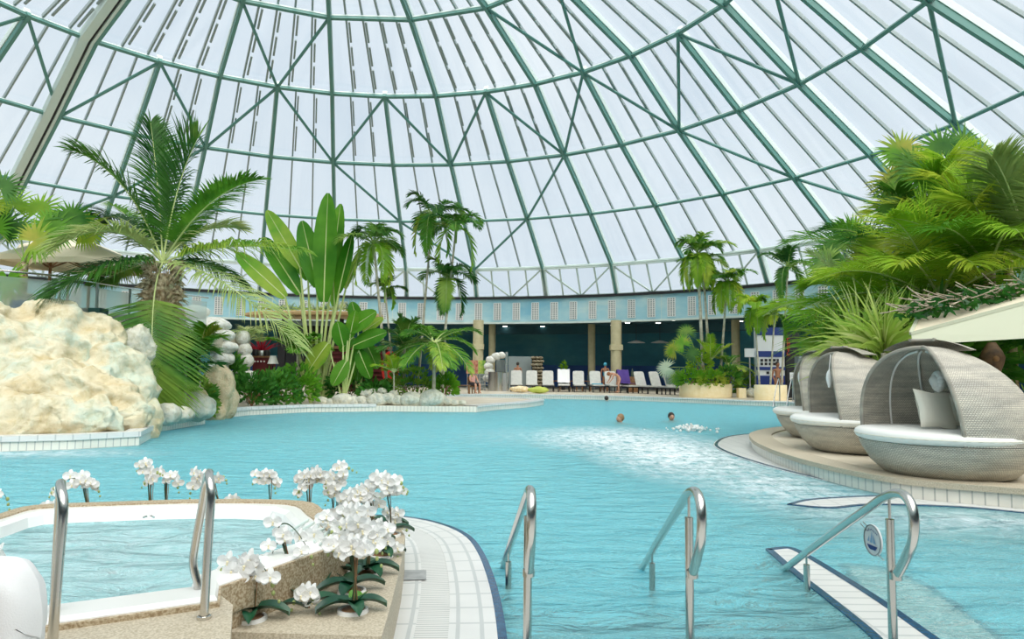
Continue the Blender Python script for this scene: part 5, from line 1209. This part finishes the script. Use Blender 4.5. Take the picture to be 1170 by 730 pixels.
mb = MB(); facebox(mb, 289, 408, 309, 446, RY, .5); mb.build('cabinet_body', 'red', rc_)
mb = MB(); facebox(mb, 288, 406.5, 310, 408.5, RY-.05, .6); mb.build('cabinet_top', 'wood', rc_)
for i in range(4): q = at(291+i*3.6, 413, RY-.02); MB().ico(q, .035, 2).build('knob', 'white', rc_, smooth=True)
for i, (px, r, h, m) in enumerate(((292, .13, .24, 'black'), (299, .15, .2, 'steel_dark'), (305, .12, .22, 'black'))):
    q = at(px, 406.5, RY+.2); o = MB().lathe([(0, 0), (r*.9, 0), (r, h*.5), (r*.8, h), (r*.7, h), (0, h*.9)], q, 14).build('cooking_pot', m, None, True, origin=tuple(q)); tag(o, '%s pot standing on the red cabinet' % ('left black', 'middle grey', 'right black')[i], 'pot')
q = at(312, 411, RY-.2); lm = thing('table_lamp', 'white cone shaded lamp right of the red cabinet', 'lamp', (q.x, q.y, DZ)); MB().lathe([(.1, .3), (.2, 0)], (q.x, q.y, q.z-.15), 16).build('lamp_shade', 'white', lm); MB().tube([V((q.x, q.y, DZ)), V((q.x, q.y, q.z+.1))], .02, 6).build('pole', 'black', lm)
rp = thing('red_leaved_plant', 'red spiky leaved plant above the red cabinet', 'plant', (at(298, 395, 28.5).x, 28.5, DZ)); q = at(298, 404, 28.5); MB().tube([V((q.x, q.y, DZ)), q], .05, 6).build('stem', 'wood', rp)
strapplant(rp, leafmat('red leaf', (.2, .008, .02), (.4, .02, .04)), q, 46, .85, .07, (35, 88), .5, 77, 'strap_leaves', 2)
# ================================================================ upper terrace on the left
TP = [(-24, 13), (-13.2, 14.6), (-10.9, 17.0), (-10.6, 19.6), (-9.4, 22.0), (-10, 26), (-16, 33), (-30, 30)]
o = MB().prism(TP, 2.1, TZ).build('floor_terrace', 'stone'); S(o)
mb = MB(); strip(mb, [(-24, 13.3), (-13.4, 14.9), (-11.2, 17.2), (-10.9, 19.8), (-9.8, 22.1), (-10.4, 26)], DZ, 2.1, False); S(mb.build('wall_terrace', 'mural'))
bp = [(-18, 13.9), (-15.2, 14.3), (-13.1, 14.75), (-11.9, 15.8), (-10.95, 17.0), (-10.8, 18.3), (-10.65, 19.6), (-10.0, 20.8), (-9.5, 22.0)]
bal = thing('glass_balustrade', 'frosted glass balustrade with steel top rail along the upper left terrace', 'railing', (-11.5, 17, TZ))
for i in range(len(bp)-1):
    a, b = V((*bp[i], TZ)), V((*bp[i+1], TZ)); mb = MB(); mb.beam(lerp(a, b, .04)+V((0, 0, .5)), lerp(a, b, .96)+V((0, 0, .5)), .02, .9); mb.build('glass_panel', 'balus', bal)
    MB().beam(a, a+V((0, 0, 1.08)), .05, .05).build('post', 'alu', bal)
MB().tube([V((*p_, TZ+1.08)) for p_ in bp], .025, 8).build('top_rail', 'steel', bal, smooth=True)
def parasol(px, py, Y, r, label):
    c = at(px, py, Y); t = thing('parasol', label, 'parasol', (c.x, c.y, TZ)); n = 8
    apex = c+V((0, 0, .55)); rim = [c+V((math.cos(i*2*PI/n+.3)*r, math.sin(i*2*PI/n+.3)*r, -.05)) for i in range(n)]
    MB().add([apex]+rim, [(0, i+1, (i+1) % n+1) for i in range(n)]).build('canopy', 'umb', t)
    mb = MB(); [mb.add([rim[i], rim[(i+1) % n], rim[(i+1) % n]-V((0, 0, .14)), rim[i]-V((0, 0, .14))], [(0, 1, 2, 3)]) for i in range(n)]; mb.build('valance', 'umb', t)
    MB().tube([V((c.x, c.y, TZ)), apex+V((0, 0, .05))], .04, 8).build('pole', 'wood', t, smooth=True)
    for i in range(n): MB().beam(c+V((0, 0, -.25)), lerp(apex, rim[i], .6)-V((0, 0, .03)), .03, .03).build('rib', 'wood', t)
    MB().lathe([(0, .1), (.25, .08), (.3, 0)], (c.x, c.y, TZ), 16).build('base', 'grey', t)
parasol(58, 296, 19.2, 1.35, 'left cream parasol on the upper terrace with dark wooden pole')
parasol(103, 300, 19.0, 1.45, 'right cream parasol on the upper terrace behind the coconut fronds')
parasol(80, 286, 22.5, 1.5, 'paler rear parasol on the upper terrace')
def terr(px, py, Y): c = at(px, py, Y); return V((c.x, c.y, TZ))
q = terr(22, 330, 17.4); o = MB().lathe([(0, 0), (.26, 0), (.34, .62), (.38, .66), (.34, .68), (.3, .62), (0, .6)], q, 24).build('plant_pot', 'drum', None, True, origin=tuple(q)); tag(o, 'sandy plant pot behind the frosted glass at the far left', 'pot')
q = terr(28, 345, 17.0); o = MB().box(q+V((0, .02, .25)), (.6, .2, .46)).build('blue_chair_back', mat('deep blue cloth', (.01, .05, .16), .8), origin=tuple(q)); tag(o, 'deep blue upholstered seat seen through the frosted glass', 'seat')
q = terr(106, 350, 18.2); o = MB().box(q+V((0, 0, .2)), (.6, .4, .4)).build('green_planter_box', mat('dark green box', (.02, .09, .08), .8), origin=tuple(q)); tag(o, 'dark green planter box behind the middle frosted glass', 'planter')
# ================================================================ hot tub (stands on the near deck)
TS = .5
far = [g(x, y, TS) for x, y in ((-60, 612), (0, 592), (40, 582), (130, 578), (240, 575), (345, 577), (372, 590), (402, 612))]
out = [tuple(p_[:2]) for p_ in far]+[(-.86, 3.98), tuple(g(385, 625, TS)[:2]), tuple(g(253, 671, TS)[:2]), tuple(g(253, 692, TS-.0)[:2]), (-1.22, 2.6), (-2.2, 2.35), (-3.4, 2.6), (-4.0, 3.3)]
cen = V((-2.25, 3.9, 0))
tub = thing('hot_tub', 'raised whirlpool tub with granite rim and white inner shell at the near left', 'hot tub', (cen.x, cen.y, NZ))
def ringshape(pts, k, z): return [V((cen.x+(x-cen.x)*k, cen.y+(y-cen.y)*k, z)) for x, y in pts]
def skirt(mb, loops):
    n = len(loops[0])
    for a, b in zip(loops, loops[1:]):
        for i in range(n): mb.add([a[i], a[(i+1) % n], b[(i+1) % n], b[i]], [(0, 1, 2, 3)])
tubp = sm([tuple(p_[:2]) for p_ in far], 2)+[tuple(g(x, y, TS)[:2]) for x, y in ((385, 624), (253, 671), (251, 688), (68, 714), (-90, 735))]+[(-3.6, 3.2)]
tp_in = [tuple((cen+((V((x, y, 0))-cen)*.93))[:2]) for x, y in tubp]
mb = MB(); skirt(mb, [ringshape(tubp, 1.0, -.05), ringshape(tubp, 1.0, TS), ringshape(tubp, .955, TS), ringshape(tubp, .955, TS-.03), ringshape(tubp, .915, TS-.03), ringshape(tubp, .915, TS-.2)]); mb.build('granite_rim', 'granite', tub)
mb = MB(); skirt(mb, [ringshape(tubp, .99, TS-.03), ringshape(tubp, .985, TS+.005), ringshape(tubp, .97, TS+.02), ringshape(tubp, .85, TS+.02), ringshape(tubp, .82, TS), ringshape(tubp, .79, TS-.09), ringshape(tubp, .76, TS-.5), ringshape(tubp, .70, TS-.5), ringshape(tubp, .0, TS-.5)]); mb.build('tub_shell', 'acryl', tub, smooth=True, angle=50)
farp = sm([tuple(p_[:2]) for p_ in far], 4)
mb = MB(); k1 = [V((x, y, TS-.02)) for x, y in farp]; k2 = [p_+V((0, 0, .05)) for p_ in k1]; k3 = [cen.lerp(p_, .905)+V((0, 0, 0)) for p_ in k2]
for p_ in k3: p_.z = TS+.03
k4 = [V((p_.x, p_.y, TS-.01)) for p_ in k3]; k5 = [V((*cen.lerp(p_, .96).xy, TS+.004)) for p_ in k4]
for A_, B_ in ((k1, k2), (k2, k3), (k3, k4), (k4, k5)):
    for i in range(len(A_)-1): mb.add([A_[i], A_[i+1], B_[i+1], B_[i]], [(0, 1, 2, 3)])
mb.build('granite_coping', 'granite', tub)
M['water2'] = water('tub water', foam=[(0, 0, 1.5, 1.2, .5)], s1=3.5, st=1.0, tint=(.9, 1, 1), milk=.5, milkc=(.50, .95, 1))
mb = MB(); c2 = ringshape(tubp, .80, TS-.06); fill(mb, [tuple(p_[:2]) for p_ in c2], [], TS-.06); mb.build('tub_water', 'water2', tub)
# slotted overflow grille inside the right corner
gc = g(372, 612, TS+.03)
for i in range(9):
    a = g(333+i*6.5, 606+i*3.2, TS+.028); b = g(352+i*6.5, 592+i*3.0+2, TS+.028)
    MB().beam(a, b, .012, .012).build('grille_slot', 'pale', tub)
MB().tube([g(164, 591, TS+.03), g(168, 589.5, TS+.05), g(173, 589.5, TS+.05), g(176, 591, TS+.03)], .006, 6).build('skimmer_handle', 'steel', tub, smooth=True)
# granite platform in front (step into the tub)
pf = [tuple(g(265, 690, .44)[:2]), (-1.0, 2.35), (-1.0, 1.9), (-4, 1.9), (-4.0, 3.0), tuple(g(60, 715, .44)[:2])]
pf = [tuple(g(266, 691, .48)[:2]), tuple(g(262, 745, .48)[:2]), (-1.0, 1.75), (-4.2, 1.75), (-4.2, 2.6), tuple(g(-90, 725, .48)[:2]), tuple(g(68, 703, .48)[:2]), tuple(g(250, 678, .48)[:2])]
o = MB().prism(pf, NZ-.02, .48).build('granite_step', 'granite_l', origin=(-1.6, 2.4, NZ)); tag(o, 'broad beige granite step in front of the whirlpool tub', 'step')
dp = MB(); strip(dp, [pf[0], pf[1]], .40, .442, False)
# orchid shelf
SHZ = .30
sp_ = [tuple(g(265, 722, SHZ)[:2]), tuple(g(436, 727, SHZ)[:2]), tuple(g(447, 690, SHZ)[:2]), tuple(g(459, 640, SHZ)[:2]), tuple(g(463, 612, SHZ)[:2]), tuple(g(450, 592, SHZ)[:2]), tuple(g(420, 588, SHZ)[:2]), (-1.35, 5.5), (-1.2, 4.6), (-.95, 4.05), tuple(g(378, 640, SHZ)[:2]), tuple(g(262, 700, SHZ)[:2])]
o = MB().prism(sp_, NZ-.02, SHZ).build('granite_shelf', 'granite_l', origin=(-.9, 3.8, NZ)); tag(o, 'beige granite shelf with round holes for the orchid pots beside the tub', 'shelf')
bk = [(-1.4, 5.2), (-1.45, 5.9), (-2.5, 6.0), (-3.3, 5.6), (-3.7, 4.9), (-3.6, 4.4), (-3.25, 4.7), (-2.8, 4.95), (-2.1, 5.15)]
o = MB().prism(bk, NZ-.02, .12).build('granite_bed_edge', 'granite_l', origin=(-2.5, 5.6, NZ)); tag(o, 'granite planting ledge behind the far rim of the tub', 'shelf')
# ================================================================ orchids
def petal(mb, ang, L, w, cup, twist=0):
    def fn(u, v):
        y = u*L; x = (v*2-1)*w*.5*math.sin(PI*min(1, (u*.86+.07)))**.6; z = cup*(u*u)*L-abs(v*2-1)*.0+.15*w*abs(v*2-1)**2
        return V((x*math.cos(ang)-y*math.sin(ang), x*math.sin(ang)+y*math.cos(ang), z))
    mb.grid(fn, 5, 4)
pm = MB()
for a in (PI/2, -PI/2): petal(pm, a, 1, 1.15, -.12)
for a in (0, PI*.72, -PI*.72): petal(pm, a, .95, .62, -.25)
FL = pm.build('petals', 'petal', None, True); FLme = FL.data; bpy.data.objects.remove(FL)
lm_ = MB(); lm_.ico((0, -.06, .16), .13, 2, 0, 1, 0, (1, .8, 1.1)); lm_.ico((0, -.3, .15), .14, 2, 0, 1, 0, (.8, 1.3, .6)); LPo = lm_.build('lip', 'lip', None, True); LPme = LPo.data; bpy.data.objects.remove(LPo)
def flower(parent, p, nrm, s, rnd, lip=True):
    nrm = V(nrm).normalized(); up = perp(nrm, V((rnd.uniform(-.3, .3), 0, 1))); sd = up.cross(nrm)
    mt = Matrix((sd, up, nrm)).transposed().to_4x4(); mt.translation = V(p)-V(parent['_o'])
    o = bpy.data.objects.new('flower', FLme); C.objects.link(o); o.parent = parent; o.matrix_local = mt @ Matrix.Scale(s, 4)
    if lip: q = bpy.data.objects.new('lip', LPme); C.objects.link(q); q.parent = o
def orchid(label, base, spikes, seed, leaves=3, pot=True, s=.042, leafL=.17, ptz=None, grp=None):
    """spikes: list of (top point, tip point, n flowers)"""
    rnd = random.Random(seed); base = V(base); t = thing('orchid', label, 'orchid', tuple(base), grp)
    if pot:
        MB().lathe([(0, .004), (.058, .004), (.06, .016), (.072, .016), (.075, 0)], base, 20).build('pot', 'white', t, smooth=True)
        MB().ico(base+V((0, 0, .008)), .055, 2, .3, 3, seed, (1, 1, .3)).build('bark', 'wood', t)
    for i in range(leaves):
        az = i*2*PI/max(leaves, 1)+rnd.uniform(-.4, .4)+.3; h = V((math.cos(az), math.sin(az), 0)); side_ = V((-h.y, h.x, 0)); l = leafL*rnd.uniform(.75, 1.1); w = l*.5
        def fn(u, v): return base+V((0, 0, .03))+h*(u*l)+V((0, 0, l*(.55*u-.62*u*u)+abs(v*2-1)*w*.3))+side_*((v*2-1)*w*.5*math.sin(PI*min(1, u*.9+.06))**.5)
        MB().grid(fn, 10, 4).build('leaf', 'orleaf_l' if (i == 1 and seed % 3 == 0) else 'orleaf', t, smooth=True, angle=80)
    for (tpp, tip, n) in spikes:
        tpp, tip = V(tpp), V(tip); b2 = base+V((rnd.uniform(-.01, .01), 0, .03))
        ctl = tpp+(tip-tpp)*.35+V((0, 0, abs((tip-tpp).length)*.45))
        up_ = [lerp(b2, tpp, k/5)+V((.01*math.sin(k), 0, 0)) for k in range(6)]
        arc = [bez(tpp, ctl, tip, k/10) for k in range(1, 11)]
        MB().tube(up_+arc, [.005]*6+[.004-.00025*k for k in range(10)], 5).build('flower_spike', 'orstem', t, smooth=True)
        MB().tube([b2+V((.012, 0, 0)), tpp+V((.012, -.005, -.02))], .003, 4).build('support_stick', 'wood', t)
        n = int(n*1.3+.5)
        for k in range(n):
            u = .05+.85*k/max(n-1, 1); p_ = bez(tpp, ctl, tip, u); a = rnd.uniform(0, 2*PI)
            off = V((math.cos(a)*.036, -.02+math.sin(a)*.03, rnd.uniform(-.05, .03)))*(s/.042)
            flower(t, p_+off, (rnd.uniform(-.7, .7), -1, rnd.uniform(-.35, .45)), s*1.14*rnd.uniform(.8, 1.12), rnd)
        for k in range(3):
            p_ = tip+V((rnd.uniform(-.01, .01), 0, -.015*k))+(tip-ctl).normalized()*.025*k; MB().ico(p_, .011-.002*k, 2, 0, 1, 0, (1, 1, 1.35)).build('bud', 'bud', t, smooth=True)
OZ = SHZ
def ob(px, py): return g(px, py, OZ)
def oa(px, py, b): return at(px, py, b.y)
b = ob(286, 708); orchid('orchid at the near left corner of the granite shelf, two arching sprays', b, [(oa(292, 652, b), oa(254, 652, b), 7), (oa(286, 640, b), oa(312, 668, b), 4)], 1, 5)
b = ob(349, 702); orchid('smallest orchid with only three low blooms near the shelf front', b, [(oa(348, 678, b), oa(360, 684, b), 3), (oa(350, 676, b), oa(340, 680, b), 2)], 2, 2, pot=False, s=.036)
b = ob(403, 699); orchid('orchid nearest the shelf front right with a dense straight spray and broad dark leaves', b, [(oa(402, 628, b), oa(384, 622, b), 7), (oa(405, 622, b), oa(428, 630, b), 8)], 3, 5)
b = ob(335, 684); orchid('orchid with tilted bare stems in front of the dark granite wall', b, [(oa(324, 616, b), oa(308, 640, b), 3), (oa(320, 600, b), oa(352, 628, b), 4)], 4, 4, leafL=.16)
b = ob(402, 677); orchid('orchid behind the broad leaved one with blooms to the left', b, [(oa(404, 618, b), oa(386, 604, b), 8), (oa(408, 600, b), oa(430, 616, b), 7)], 5, 4)
b = ob(368, 664); orchid('orchid with bright green leaves at the dark wall foot', b, [(oa(370, 612, b), oa(352, 622, b), 5)], 6, 4, leafL=.18)
b = ob(385, 655); orchid('orchid in the middle of the shelf with upright white blooms', b, [(oa(390, 600, b), oa(376, 590, b), 8), (oa(392, 588, b), oa(410, 592, b), 8)], 7, 4)
b = ob(418, 657); orchid('orchid right of centre on the shelf with dark drooping leaves', b, [(oa(418, 596, b), oa(404, 584, b), 8), (oa(424, 600, b), oa(440, 618, b), 6)], 8, 5)
b = ob(436, 636); orchid('orchid at the shelf right edge with a spray bending to a bud tip', b, [(oa(428, 596, b), oa(452, 622, b), 8)], 9, 4)
b = ob(425, 622); orchid('orchid at the rear of the shelf with the tallest right hand blooms', b, [(oa(420, 562, b), oa(398, 574, b), 10), (oa(424, 556, b), oa(458, 552, b), 11)], 10, 4)
b = ob(400, 618); orchid('orchid at the rear of the shelf, its blooms merging left of the tallest', b, [(oa(410, 572, b), oa(384, 582, b), 10), (oa(400, 566, b), oa(432, 570, b), 9)], 11, 4)
b = ob(446, 612); orchid('orchid whose thin stem stands free over the white deck edge', b, [(oa(444, 560, b), oa(458, 556, b), 5)], 12, 3)
b = ob(440, 604); orchid('orchid at the far right rear with hanging fading blooms', b, [(oa(446, 588, b), oa(462, 600, b), 7)], 13, 3)
OZ = .42
def rear(px, py, Y): c = at(px, py, Y); return V((c.x, Y, .12))
def ra(px, py, Y): return at(px, py, Y)
b = rear(380, 580, 5.75); orchid('rear orchid with two joined sprays just left of the tallest cluster', b, [(ra(388, 552, 5.7), ra(376, 566, 5.7), 7), (ra(380, 552, 5.7), ra(400, 535, 5.7), 8)], 14, 3, s=.044)
b = rear(350, 580, 5.6); orchid('rear orchid with round headed blooms beside the tub rim corner', b, [(ra(352, 545, 5.6), ra(342, 562, 5.6), 7), (ra(356, 540, 5.6), ra(372, 552, 5.6), 7)], 15, 3, s=.044)
b = rear(308, 580, 5.7); orchid('rear orchid standing alone against the blue pool, compact single head', b, [(ra(309, 546, 5.7), ra(296, 545, 5.7), 6), (ra(309, 544, 5.7), ra(314, 552, 5.7), 3)], 16, 2, s=.04)
b = rear(258, 584, 5.6); orchid('rear orchid leaning left behind the tub rail, blooms at its tip', b, [(ra(234, 542, 5.6), ra(220, 558, 5.6), 6), (ra(244, 548, 5.6), ra(254, 545, 5.6), 2)], 17, 2, s=.042)
b = rear(264, 580, 5.7); orchid('lowest rear orchid, blooms just above the granite rim', b, [(ra(262, 573, 5.7), ra(272, 572, 5.7), 3)], 18, 2, s=.036)
b = rear(170, 584, 5.6); orchid('rear orchid with two stacked heads left of the forked pair', b, [(ra(171, 536, 5.6), ra(164, 532, 5.6), 5), (ra(174, 548, 5.6), ra(180, 540, 5.6), 3)], 19, 2, s=.04)
b = rear(189, 582, 5.7); orchid('rear orchid with a forked spray nodding right', b, [(ra(190, 545, 5.7), ra(168, 548, 5.7), 5), (ra(192, 545, 5.7), ra(202, 552, 5.7), 3)], 20, 2, s=.04)
b = rear(108, 584, 5.3); orchid('rear orchid forming a wide white arch above the tub rim', b, [(ra(96, 552, 5.3), ra(62, 558, 5.3), 8), (ra(98, 550, 5.3), ra(110, 556, 5.3), 5)], 21, 2, s=.042)
b = rear(54, 588, 5.0); orchid('low rear orchid peeking over the rim under the white arch', b, [(ra(52, 580, 5.0), ra(62, 581, 5.0), 3)], 22, 2, s=.036)
b = rear(-10, 590, 4.9); orchid('orchid at the left picture edge with two blooms reaching in', b, [(ra(-6, 560, 4.9), ra(8, 570, 4.9), 3)], 23, 2, s=.036)
b = V(at(-6, 690, 3.1)); b.z = TS-.02; orchid('orchid at the left edge with blooms just above the white towel', b, [(at(-4, 640, 3.1), at(4, 640, 3.1), 3)], 24, 0, pot=False, s=.04)
# ================================================================ hand rails
def railset(label, x, dx, sx=0.0):
    t = thing('hand_rail', label, 'hand rail', (x, 3.6, -.1))
    pts = [V((x+dx*1.1, 5.6, -.13)), V((x+dx, 5.34, 0)), V((x+dx*.57, 4.6, .365)), V((x+dx*.14, 3.85, .73)), V((x+sx*.1, 3.62, .835)), V((x+.01+sx*.35, 3.5, .868)), V((x+.02+sx*.8, 3.43, .835)), V((x+.022+sx, 3.40, .75)), V((x+.02+sx*.85, 3.42, .655)), V((x+.012+sx*.4, 3.48, .56)), V((x+.006, 3.54, .485)), V((x+.004, 3.57, .455))]
    MB().tube(smoothpts(pts, 6), .0235, 14).build('rail', 'steel', t, smooth=True)
    MB().tube([(x, 3.6, -.3), (x, 3.6, .725)], .0215, 16).build('post', 'steel', t, smooth=True)
    MB().tube([(x, 3.6, .72), (x, 3.6, .84)], .007, 8).build('pin', 'steel', t, smooth=True)
    x2 = x+dx*.7; MB().tube([(x2, 4.83, -.5), (x2, 4.83, .175)], .0205, 16).build('post', 'steel', t, smooth=True)
    MB().tube([(x2, 4.83, .17), (x2, 4.83, .25)], .007, 8).build('pin', 'steel', t, smooth=True)
    MB().lathe([(.03, 0), (.03, .035), (.024, .035)], (x+.004, 3.565, .44), 14).build('end_collar', 'steel', t, smooth=True)
    return t
railset('left brushed steel hand rail entering the water beside the white deck', .09, -.14, -.012)
railset('middle brushed steel hand rail, second of the three leading into the pool', .895, .08, -.012)
r3 = railset('right brushed steel hand rail carrying the round badge', 1.90, .12, -.012)
bd = thing('round_badge', 'round white badge with a blue sailing boat hung on the right hand rail', 'sign', tuple(at(997, 617, 3.9)))
c = at(997, 617, 3.9); n_ = V((-1, -.06, 0)).normalized(); sdv = V((0, 0, 1)).cross(n_)
def disc(r, th, off): 
    mb = MB(); k = 36; a = [c+n_*off+(sdv*math.cos(i*2*PI/k)+V((0, 0, 1))*math.sin(i*2*PI/k)*1.0)*r for i in range(k)]; b_ = [q_-n_*th for q_ in a]
    return mb.add(a+b_, [tuple(range(k)), tuple(range(2*k-1, k-1, -1))]+[(i, k+i, k+(i+1) % k, (i+1) % k) for i in range(k)])
disc(.083, .008, 0).build('plate', 'signw', bd); 
mb = MB(); mb.tube([c+n_*.003+(sdv*math.cos(i*2*PI/36)+V((0, 0, 1))*math.sin(i*2*PI/36))*.079 for i in range(37)], .003, 5); mb.build('blue_ring', 'grey', bd)
def bpoly(pts): return MB().add([c+n_*.004+sdv*a_+V((0, 0, b_)) for a_, b_ in pts], [tuple(range(len(pts)))])
bpoly([(-.05, -.028), (.05, -.028), (.03, -.05), (-.02, -.052), (-.035, -.045)]).build('boat_hull', 'signb', bd)
for q_ in ([(-.02, -.015), (.002, .05), (.004, -.015)], [(.01, -.015), (.012, .035), (.034, -.015)], [(-.045, -.012), (-.026, .02), (-.026, -.012)]): bpoly(q_).build('sail', mat('pale blue sail', (.25, .42, .62), .5) if 'sail' not in M else M['sail'], bd)
for i in range(9): bpoly([(-.055+i*.0125, .052-abs(i-4)*.004), (-.049+i*.0125, .052-abs(i-4)*.004), (-.049+i*.0125, .06-abs(i-4)*.004), (-.055+i*.0125, .06-abs(i-4)*.004)]).build('rim_mark', 'signb', bd)
for a_, b_ in ((at(983, 598, 4.1), at(990, 606, 3.95)), (at(986, 596, 4.08), at(993, 604, 3.93)), (at(1002, 633, 3.8), at(1010, 640, 3.62))): MB().tube([a_, b_], .003, 5).build('hanger', 'steel', bd)
def tubrail(px, label, Y, kx=-.44, dl=.045):
    f = g(px+2, 707, .48) if Y is None else V((Y[0], Y[1], .48)); x, y = f.x, f.y
    t = thing('tub_hand_rail', label, 'hand rail', tuple(f))
    pts = [V((x, y, .48)), V((x, y+.01, .75)), V((x, y+.02, .95)), V((x+kx*.06, y+.06, 1.015)), V((x+kx*.12, y+.12, 1.02)), V((x+kx*.18-dl*.2, y+.18, .98)), V((x+kx*.22-dl*.5, y+.22, .86)), V((x+kx*.24-dl, y+.24, .7)), V((x+kx*.24-dl*1.1, y+.24, .62)), V((x+kx*.24-dl*.6, y+.24, .54)), V((x+kx*.24-dl*.5, y+.24, .48))]
    MB().tube(smoothpts(pts, 6), .0168, 14).build('bent_tube', 'steel', t, smooth=True)
    for q_ in (pts[0], pts[-1]): MB().lathe([(.027, 0), (.027, .012), (.02, .014)], q_, 16).build('foot_collar', 'steel', t, smooth=True)
    return t
tubrail(231, 'right looped steel rail standing on the granite tub step', None)
tubrail(82, 'left looped steel rail standing on the granite tub step, seen edge on', (-1.58, 2.52), -.627, .0)
# small ladder rails at the far right shore
for i, (px, lb) in enumerate(((872, 'left'), (918, 'right'))):
    t = thing('pool_ladder_rail', 'far %s steel ladder rail at the right far shore' % ('left' if i == 0 else 'right'), 'hand rail', ((11.75, 31.1, DZ), (12.95, 29.5, DZ))[i])
    a = V(((11.75, 31.1, DZ), (12.95, 29.5, DZ))[i]); b_ = V(((11.0, 30.0, 0), (12.1, 28.6, 0))[i])
    for s in (0, .55):
        o_ = V((s*.8, -s*.6, 0)); MB().tube(smoothpts([a+o_, a+o_+V((0, 0, .85)), a+o_+V((-.1, -.12, .95)), lerp(a, b_, .6)+o_+V((0, 0, .45)), b_+o_+V((0, 0, -.2))], 5), .022, 8).build('rail', 'steel_dark', t, smooth=True)
        m_ = lerp(a, b_, .7)+o_; MB().tube([V((m_.x, m_.y, -.4)), V((m_.x, m_.y, .42))], .02, 8).build('post', 'steel_dark', t, smooth=True)
# ================================================================ towel draped chair in the near left corner
cx_, cy_ = -1.53, 2.02
chz = .48
t = thing('deck_chair', 'chair back under a white towel in the near left corner', 'chair', (cx_, cy_-.3, chz))
def P4(nm, c_, d): MB().box(c_, d).build(nm, 'wood', t)
P4('seat', (cx_, cy_-.32, chz+.14), (.46, .5, .04)); P4('backrest', (cx_, cy_-.04, chz+.22), (.42, .035, .34))
for s in (-1, 1):
    for yy in (-.52, -.1): P4('leg', (cx_+s*.2, cy_+yy, chz+.06), (.04, .04, .12))
def tw(u, v):
    x = (v*2-1); k = u*2*PI*0+u; hz = .535
    prof = [(.055, .0), (.07, .25), (.06, .385), (.03, .435), (0, .45), (-.035, .435), (-.06, .385), (-.07, .25), (-.075, .0)]
    q_ = k*(len(prof)-1); j = min(int(q_), len(prof)-2); f_ = q_-j; yy = prof[j][0]*(1-f_)+prof[j+1][0]*f_; zz = prof[j][1]*(1-f_)+prof[j+1][1]*f_
    edge = max(0, abs(x)-.72)/.28; zz2 = zz-(.07*edge**2.2)*(1 if zz > .3 else 0)
    w_ = .26*(1+.12*(1-zz/.54)); return V((cx_-.02+x*w_+.008*math.sin(zz*22), cy_-.04+yy*(1+.2*math.sin(x*7+zz*6))*math.sqrt(max(0, 1-edge**2)), chz+max(.01, zz2)))
mb = MB().grid(tw, 40, 40); o = mb.build('towel', 'towel', None, True, origin=(cx_, cy_, chz), angle=80); tag(o, 'thick white terry towel draped over the chair in the near left corner', 'towel')
# bubbling jet mound in the pool
rnd = random.Random(3); mb = MB()
c = g(790, 492, 0)
for i in range(90):
    a = rnd.uniform(0, 2*PI); r_ = abs(rnd.gauss(0, .35)); mb.ico((c.x+math.cos(a)*r_, c.y+math.sin(a)*r_, rnd.uniform(0, .16)*max(0, 1-r_)), rnd.uniform(.02, .05), 1)
o = mb.build('water_jet_froth', 'acryl', None, True, origin=tuple(c)); tag(o, 'small mound of white bubbling froth over a pool jet', 'froth', kind='stuff')
# ================================================================ light
w = bpy.data.worlds.new('World'); sc.world = w; w.use_nodes = True; nt = w.node_tree; nt.nodes.clear()
out_ = nt.nodes.new('ShaderNodeOutputWorld'); bgn = nt.nodes.new('ShaderNodeBackground'); tc = nt.nodes.new('ShaderNodeTexCoord')
nz = N(nt, 'ShaderNodeTexNoise', Scale=3.5, Detail=6); nt.links.new(tc.outputs['Generated'], nz.inputs['Vector'])
rp_ = ramp(nt, nz.outputs[0], [(.3, (.62, .735, .84)), (.7, (.80, .88, .93))]); nt.links.new(rp_.outputs[0], bgn.inputs[0]); bgn.inputs[1].default_value = 1.0
nt.links.new(bgn.outputs[0], out_.inputs[0])
sd_ = bpy.data.lights.new('sun', 'SUN'); sd_.energy = 6.0; sd_.angle = 1.4; sd_.color = (1, .95, .87)
so = bpy.data.objects.new('sun', sd_); C.objects.link(so); so.rotation_euler = (math.radians(36), math.radians(14), 0)
vs_ = sc.view_settings; vs_.view_transform = 'Standard'; vs_.look = 'None'; vs_.exposure = 0.0; vs_.gamma = 1; vs_.use_curve_mapping = False
cy = sc.cycles; cy.use_denoising = True; cy.denoising_prefilter = 'ACCURATE'; cy.max_bounces = 10; cy.transparent_max_bounces = 24; cy.transmission_bounces = 8; cy.diffuse_bounces = 4; cy.glossy_bounces = 4; cy.sample_clamp_indirect = 8
cy.caustics_refractive = True; cy.caustics_reflective = False
for o in list(bpy.data.objects):
    if '_o' in o: del o['_o']
bpy.context.view_layer.update()
